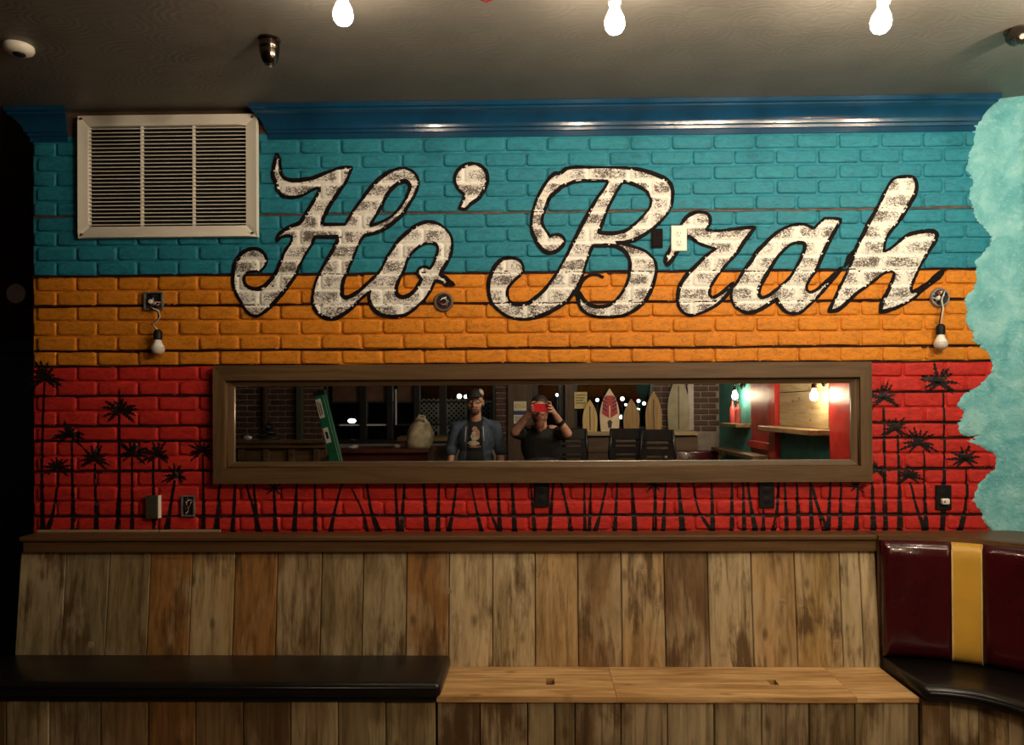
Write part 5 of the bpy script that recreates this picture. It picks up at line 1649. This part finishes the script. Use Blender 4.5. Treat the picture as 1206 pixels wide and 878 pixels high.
for g in (-1, 1): tee.cap((g * .08, -.01, 1.435), (g * .185, -.012, 1.40), .052, .060); 
teeo = blob('tee_shirt', tee, M_TEE, A, .008)
ov = MB()
ov.ball((0, -.015, 1.30), (.190, .135, .205), 20, 14); ov.ball((0, -.01, 1.08), (.182, .132, .20), 20, 14); ov.ball((0, -.008, .93), (.190, .128, .12), 20, 12)
ov.cap((-.07, -.055, 1.475), (.07, -.055, 1.475), .040, .040)
for g in (-1, 1):
    ov.cap((g * .10, -.012, 1.44), (g * .185, -.012, 1.415), .056, .064)
    ov.cap((g * .185, -.012, 1.41), (g * .240, -.02, 1.20), .064, .058)
    ov.cap((g * .238, -.02, 1.215), (g * .241, -.018, 1.19), .064, .064)
def open_front(me):
    bm = bmesh.new(); bm.from_mesh(me)
    kill = []
    for v in bm.verts:
        z = v.co.z
        hw = .060 + .035 * max(0, (1.42 - z) / .5) - .01 * (z > 1.45)
        if v.co.y > .02 and abs(v.co.x) < hw: kill.append(v)
        elif z > 1.44 and v.co.y > -.02 and abs(v.co.x) < .075: kill.append(v)
    bmesh.ops.delete(bm, geom=kill, context='VERTS')
    bm.to_mesh(me); bm.free()
blob('open_shirt', ov, M_OVER, A, .008, 4, open_front)
# print on the tee: a plain pale motif, set just off the cloth
tv = BVHTree.FromPolygons([v.co for v in teeo.data.vertices], [list(p.vertices) for p in teeo.data.polygons])
M_PRINT = plain('pale_print', (.50, .40, .30), .8, var=.4, scale=50)
M_PRINT2 = plain('tan_print', (.34, .19, .11), .8, var=.3, scale=50)
def patch(cx, cz, rx, rz, mat, nm):
    m = MB()
    n = 14
    ring = [(0, 0)] + [(math.cos(2 * math.pi * k / n) * (1 + .18 * math.sin(3 * k)), math.sin(2 * math.pi * k / n)) for k in range(n)]
    for u, w_ in ring:
        x, z = cx + u * rx, cz + w_ * rz
        h = tv.ray_cast(V(x, .6, z), V(0, -1, 0), 1.0)
        m.v.append(V(x, (h[0].y if h[0] else .13) + .002, z))
    m.f = [[0, 1 + k, 1 + (k + 1) % n] for k in range(n)]
    m.build(nm, mat, teeo, True)
patch(.000, 1.40, .026, .026, M_PRINT2, 'shirt_print'); patch(-.002, 1.33, .034, .050, M_PRINT, 'shirt_print'); patch(.030, 1.345, .020, .050, M_PRINT2, 'shirt_print')
patch(-.012, 1.265, .056, .022, M_PRINT, 'shirt_print'); patch(.0, 1.232, .060, .010, M_PRINT2, 'shirt_print')
legs(A, 0, 0, M_JEAN)
cp = MB(); cp.ball(hc + V(0, -.010, .055), (.086, .104, .080), 20, 12)
def cap_cut(me):
    bm = bmesh.new(); bm.from_mesh(me)
    bmesh.ops.delete(bm, geom=[v for v in bm.verts if v.co.z < hc.z + .045], context='VERTS')
    bm.to_mesh(me); bm.free()
capo = blob('cap', cp, M_CAP, A, .008, 2, cap_cut)
MB().ball(hc + V(0, .105, .052), (.072, .070, .010), 18, 8).build('brim', M_CAP, capo, True)
MB().ball(hc + V(.052, -.01, .085), (.034, .060, .046), 14, 10).build('side_panel', M_CAPW, capo, True)
hr = MB(); hr.ball(hc + V(0, -.035, .0), (.082, .085, .075), 18, 12); blob('hair', hr, M_HAIR, A, .009, 2)
gl_ = empty('glasses', (0, 0, 0), 0, A)
for g in (-1, 1):
    MB().tube([hc + V(g * .033 + math.cos(a) * .026, .104, .006 + math.sin(a) * .020) for a in [2 * math.pi * k / 14 for k in range(15)]], .0028, 6).build('rim', M_SPEC, gl_, True)
    MB().tube([hc + V(g * .060, .102, .010), hc + V(g * .082, .06, .012), hc + V(g * .084, -.01, .008)], .0026, 6).build('temple', M_SPEC, gl_, True)
MB().tube([hc + V(-.008, .107, .010), hc + V(.008, .107, .010)], .0026, 6).build('bridge', M_SPEC, gl_, True)
st = MB(); st.ball(hc + V(0, .055, -.085), (.050, .046, .040), 14, 10); st.cap(hc + V(-.028, .086, -.048), hc + V(.028, .086, -.048), .008, .008)
blob('beard', st, plain('dark_stubble', (.10, .045, .028), .7, var=.3, scale=80), A, .006, 2)
# hood cords / shirt edge
for g in (-1, 1):
    MB().tube([(g * .082, .110, 1.42), (g * .086, .124, 1.36), (g * .090, .128, 1.28)], .0035, 6).build('cord', M_PAPERW, A, True)

# ---- the photographer
B = thing('person', 'bearded person in black tee raising a red phone with both hands', 'person', (0.02, -3.78, 0))
bx, by = .02, -3.78
hc2 = V(-.008, .075, 1.590)
mb = MB()
head(mb, hc2, 1.02)
mb.cap((0, .0, 1.36), (-.005, .045, 1.50), .066, .060)
mb.ball((0, -.01, 1.24), (.165, .115, .19), 18, 12); mb.ball((0, 0, 1.03), (.155, .115, .18), 18, 12); mb.ball((0, 0, .93), (.16, .11, .12), 18, 12)
loc = lambda x, y, z: V(x - bx, y - by, z)
eL, wL = loc(-.215, -3.555, 1.385), loc(-.070, -3.470, 1.565)
eR, wR = loc(.262, -3.555, 1.365), loc(.155, -3.462, 1.530)
for g, e, w_ in ((-1, eL, wL), (1, eR, wR)):
    mb.cap((g * .10, 0, 1.385), (g * .175, .0, 1.37), .055, .056)
    mb.cap((g * .178, .0, 1.365), e, .054, .044)
    mb.cap(e, w_, .044, .028)
    mb.cap((g * .09, 0, .90), (g * .10, .01, .50), .078, .054); mb.cap((g * .10, .01, .50), (g * .105, -.02, .08), .054, .036)
# hands around the phone: phone spans x -.050..+.100, z 1.562..1.638, y about -3.407
def hand_left():
    pc = loc(-.062, -3.436, 1.598)
    mb.cap(wL, pc, .026, .024); mb.ball(pc, (.018, .022, .036), 12, 8)
    k = [loc(-.060, -3.424, 1.632), loc(-.066, -3.420, 1.612), loc(-.068, -3.420, 1.592), loc(-.066, -3.422, 1.573)]
    m_ = [loc(-.052, -3.408, 1.652), loc(-.064, -3.404, 1.614), loc(-.066, -3.404, 1.592), loc(-.064, -3.406, 1.570)]
    e_ = [loc(-.030, -3.4010 - .006, 1.654), loc(-.046, -3.3905, 1.616), loc(-.044, -3.3905, 1.593), loc(-.046, -3.3925, 1.571)]
    for a, b_, c_ in zip(k, m_, e_): mb.cap(a, b_, .0095, .009, 8); mb.cap(b_, c_, .009, .008, 8)
    mb.cap(loc(-.050, -3.440, 1.575), loc(-.038, -3.426, 1.566), .011, .010, 8); mb.cap(loc(-.038, -3.426, 1.566), loc(-.018, -3.423, 1.572), .010, .009, 8)
def hand_right():
    pc = loc(.122, -3.438, 1.580)
    mb.cap(wR, pc, .026, .024); mb.ball(pc, (.020, .022, .038), 12, 8)
    k = [loc(.112, -3.426, 1.622), loc(.120, -3.422, 1.606), loc(.122, -3.421, 1.588), loc(.118, -3.423, 1.568)]
    m_ = [loc(.108, -3.408, 1.650), loc(.118, -3.404, 1.616), loc(.118, -3.404, 1.592), loc(.114, -3.405, 1.566)]
    e_ = [loc(.082, -3.407, 1.653), loc(.092, -3.3905, 1.622), loc(.088, -3.3905, 1.597), loc(.094, -3.3920, 1.566)]
    for a, b_, c_ in zip(k, m_, e_): mb.cap(a, b_, .0095, .009, 8); mb.cap(b_, c_, .009, .008, 8)
    mb.cap(loc(.108, -3.442, 1.560), loc(.092, -3.428, 1.556), .011, .010, 8); mb.cap(loc(.092, -3.428, 1.556), loc(.070, -3.423, 1.566), .010, .009, 8)
hand_left(); hand_right()
blob('body', mb, M_SKIN2, B, .0055, 3)
face(B, hc2, 1.02)
tee = MB()
tee.ball((0, -.005, 1.24), (.190, .135, .195), 20, 14); tee.ball((0, .002, 1.03), (.178, .135, .19), 20, 14); tee.ball((0, .002, .92), (.182, .126, .10), 20, 12)
for g, e in ((-1, eL), (1, eR)):
    s0 = V(g * .17, 0, 1.36)
    tee.cap((g * .07, 0, 1.375), s0, .060, .068); tee.cap(s0, s0 + (e - s0) * .72, .068, .066)
blob('tee_shirt', tee, M_TEE, B, .008)
legs(B, 0, 0, M_JEAN)
bd = MB()
bd.ball(hc2 + V(0, .050, -.090), (.062, .060, .050), 16, 12); bd.ball(hc2 + V(0, .070, -.140), (.046, .042, .060), 16, 12); bd.ball(hc2 + V(0, .074, -.195), (.026, .028, .036), 12, 10)
for g in (-1, 1): bd.cap(hc2 + V(g * .066, .015, -.02), hc2 + V(g * .050, .045, -.085), .014, .022)
bd.cap(hc2 + V(-.030, .094, -.050), hc2 + V(.030, .094, -.050), .010, .010)
blob('beard', bd, M_BEARD, B, .007, 2)
hr = MB(); hr.ball(hc2 + V(0, -.022, .045), (.084, .098, .090), 18, 12); blob('hair', hr, M_HAIR, B, .009, 2)
f = .62
wc = eR + (wR - eR) * f; dw = (wR - eR).normalized()
wa = MB().cyl(wc - dw * .016, wc + dw * .016, .042, .040, 18).build('wristband', M_PLASTICB, B, 'auto')

ph = thing('phone', 'red mobile phone held level by the photographer', 'phone', (.025, -3.407, 1.600))
M_PHONE = plain('red_phone_case', (.50, .012, .022), .3, var=.05)
MB().box((-.075, -.004, -.037), (.075, .0035, .037), .003).build('case', M_PHONE, ph)
MB().box((-.071, -.0052, -.033), (.071, -.0042, .033)).build('screen', plain('phone_screen', (.02, .02, .022), .1), ph)
MB().box((.038, .0036, .004), (.070, .0046, .034)).build('camera_bump', plain('dark_red_bump', (.22, .008, .012), .3), ph)
for x, z in ((.046, .011), (.046, .026), (.061, .018)):
    MB().lathe([(.006, 0), (.006, .0015), (.004, .0018), (.001, .0018)], (x, .0047, z), 12, Matrix.Rotation(R(-90), 3, 'X')).build('lens', M_NIGHT, ph, 'auto')
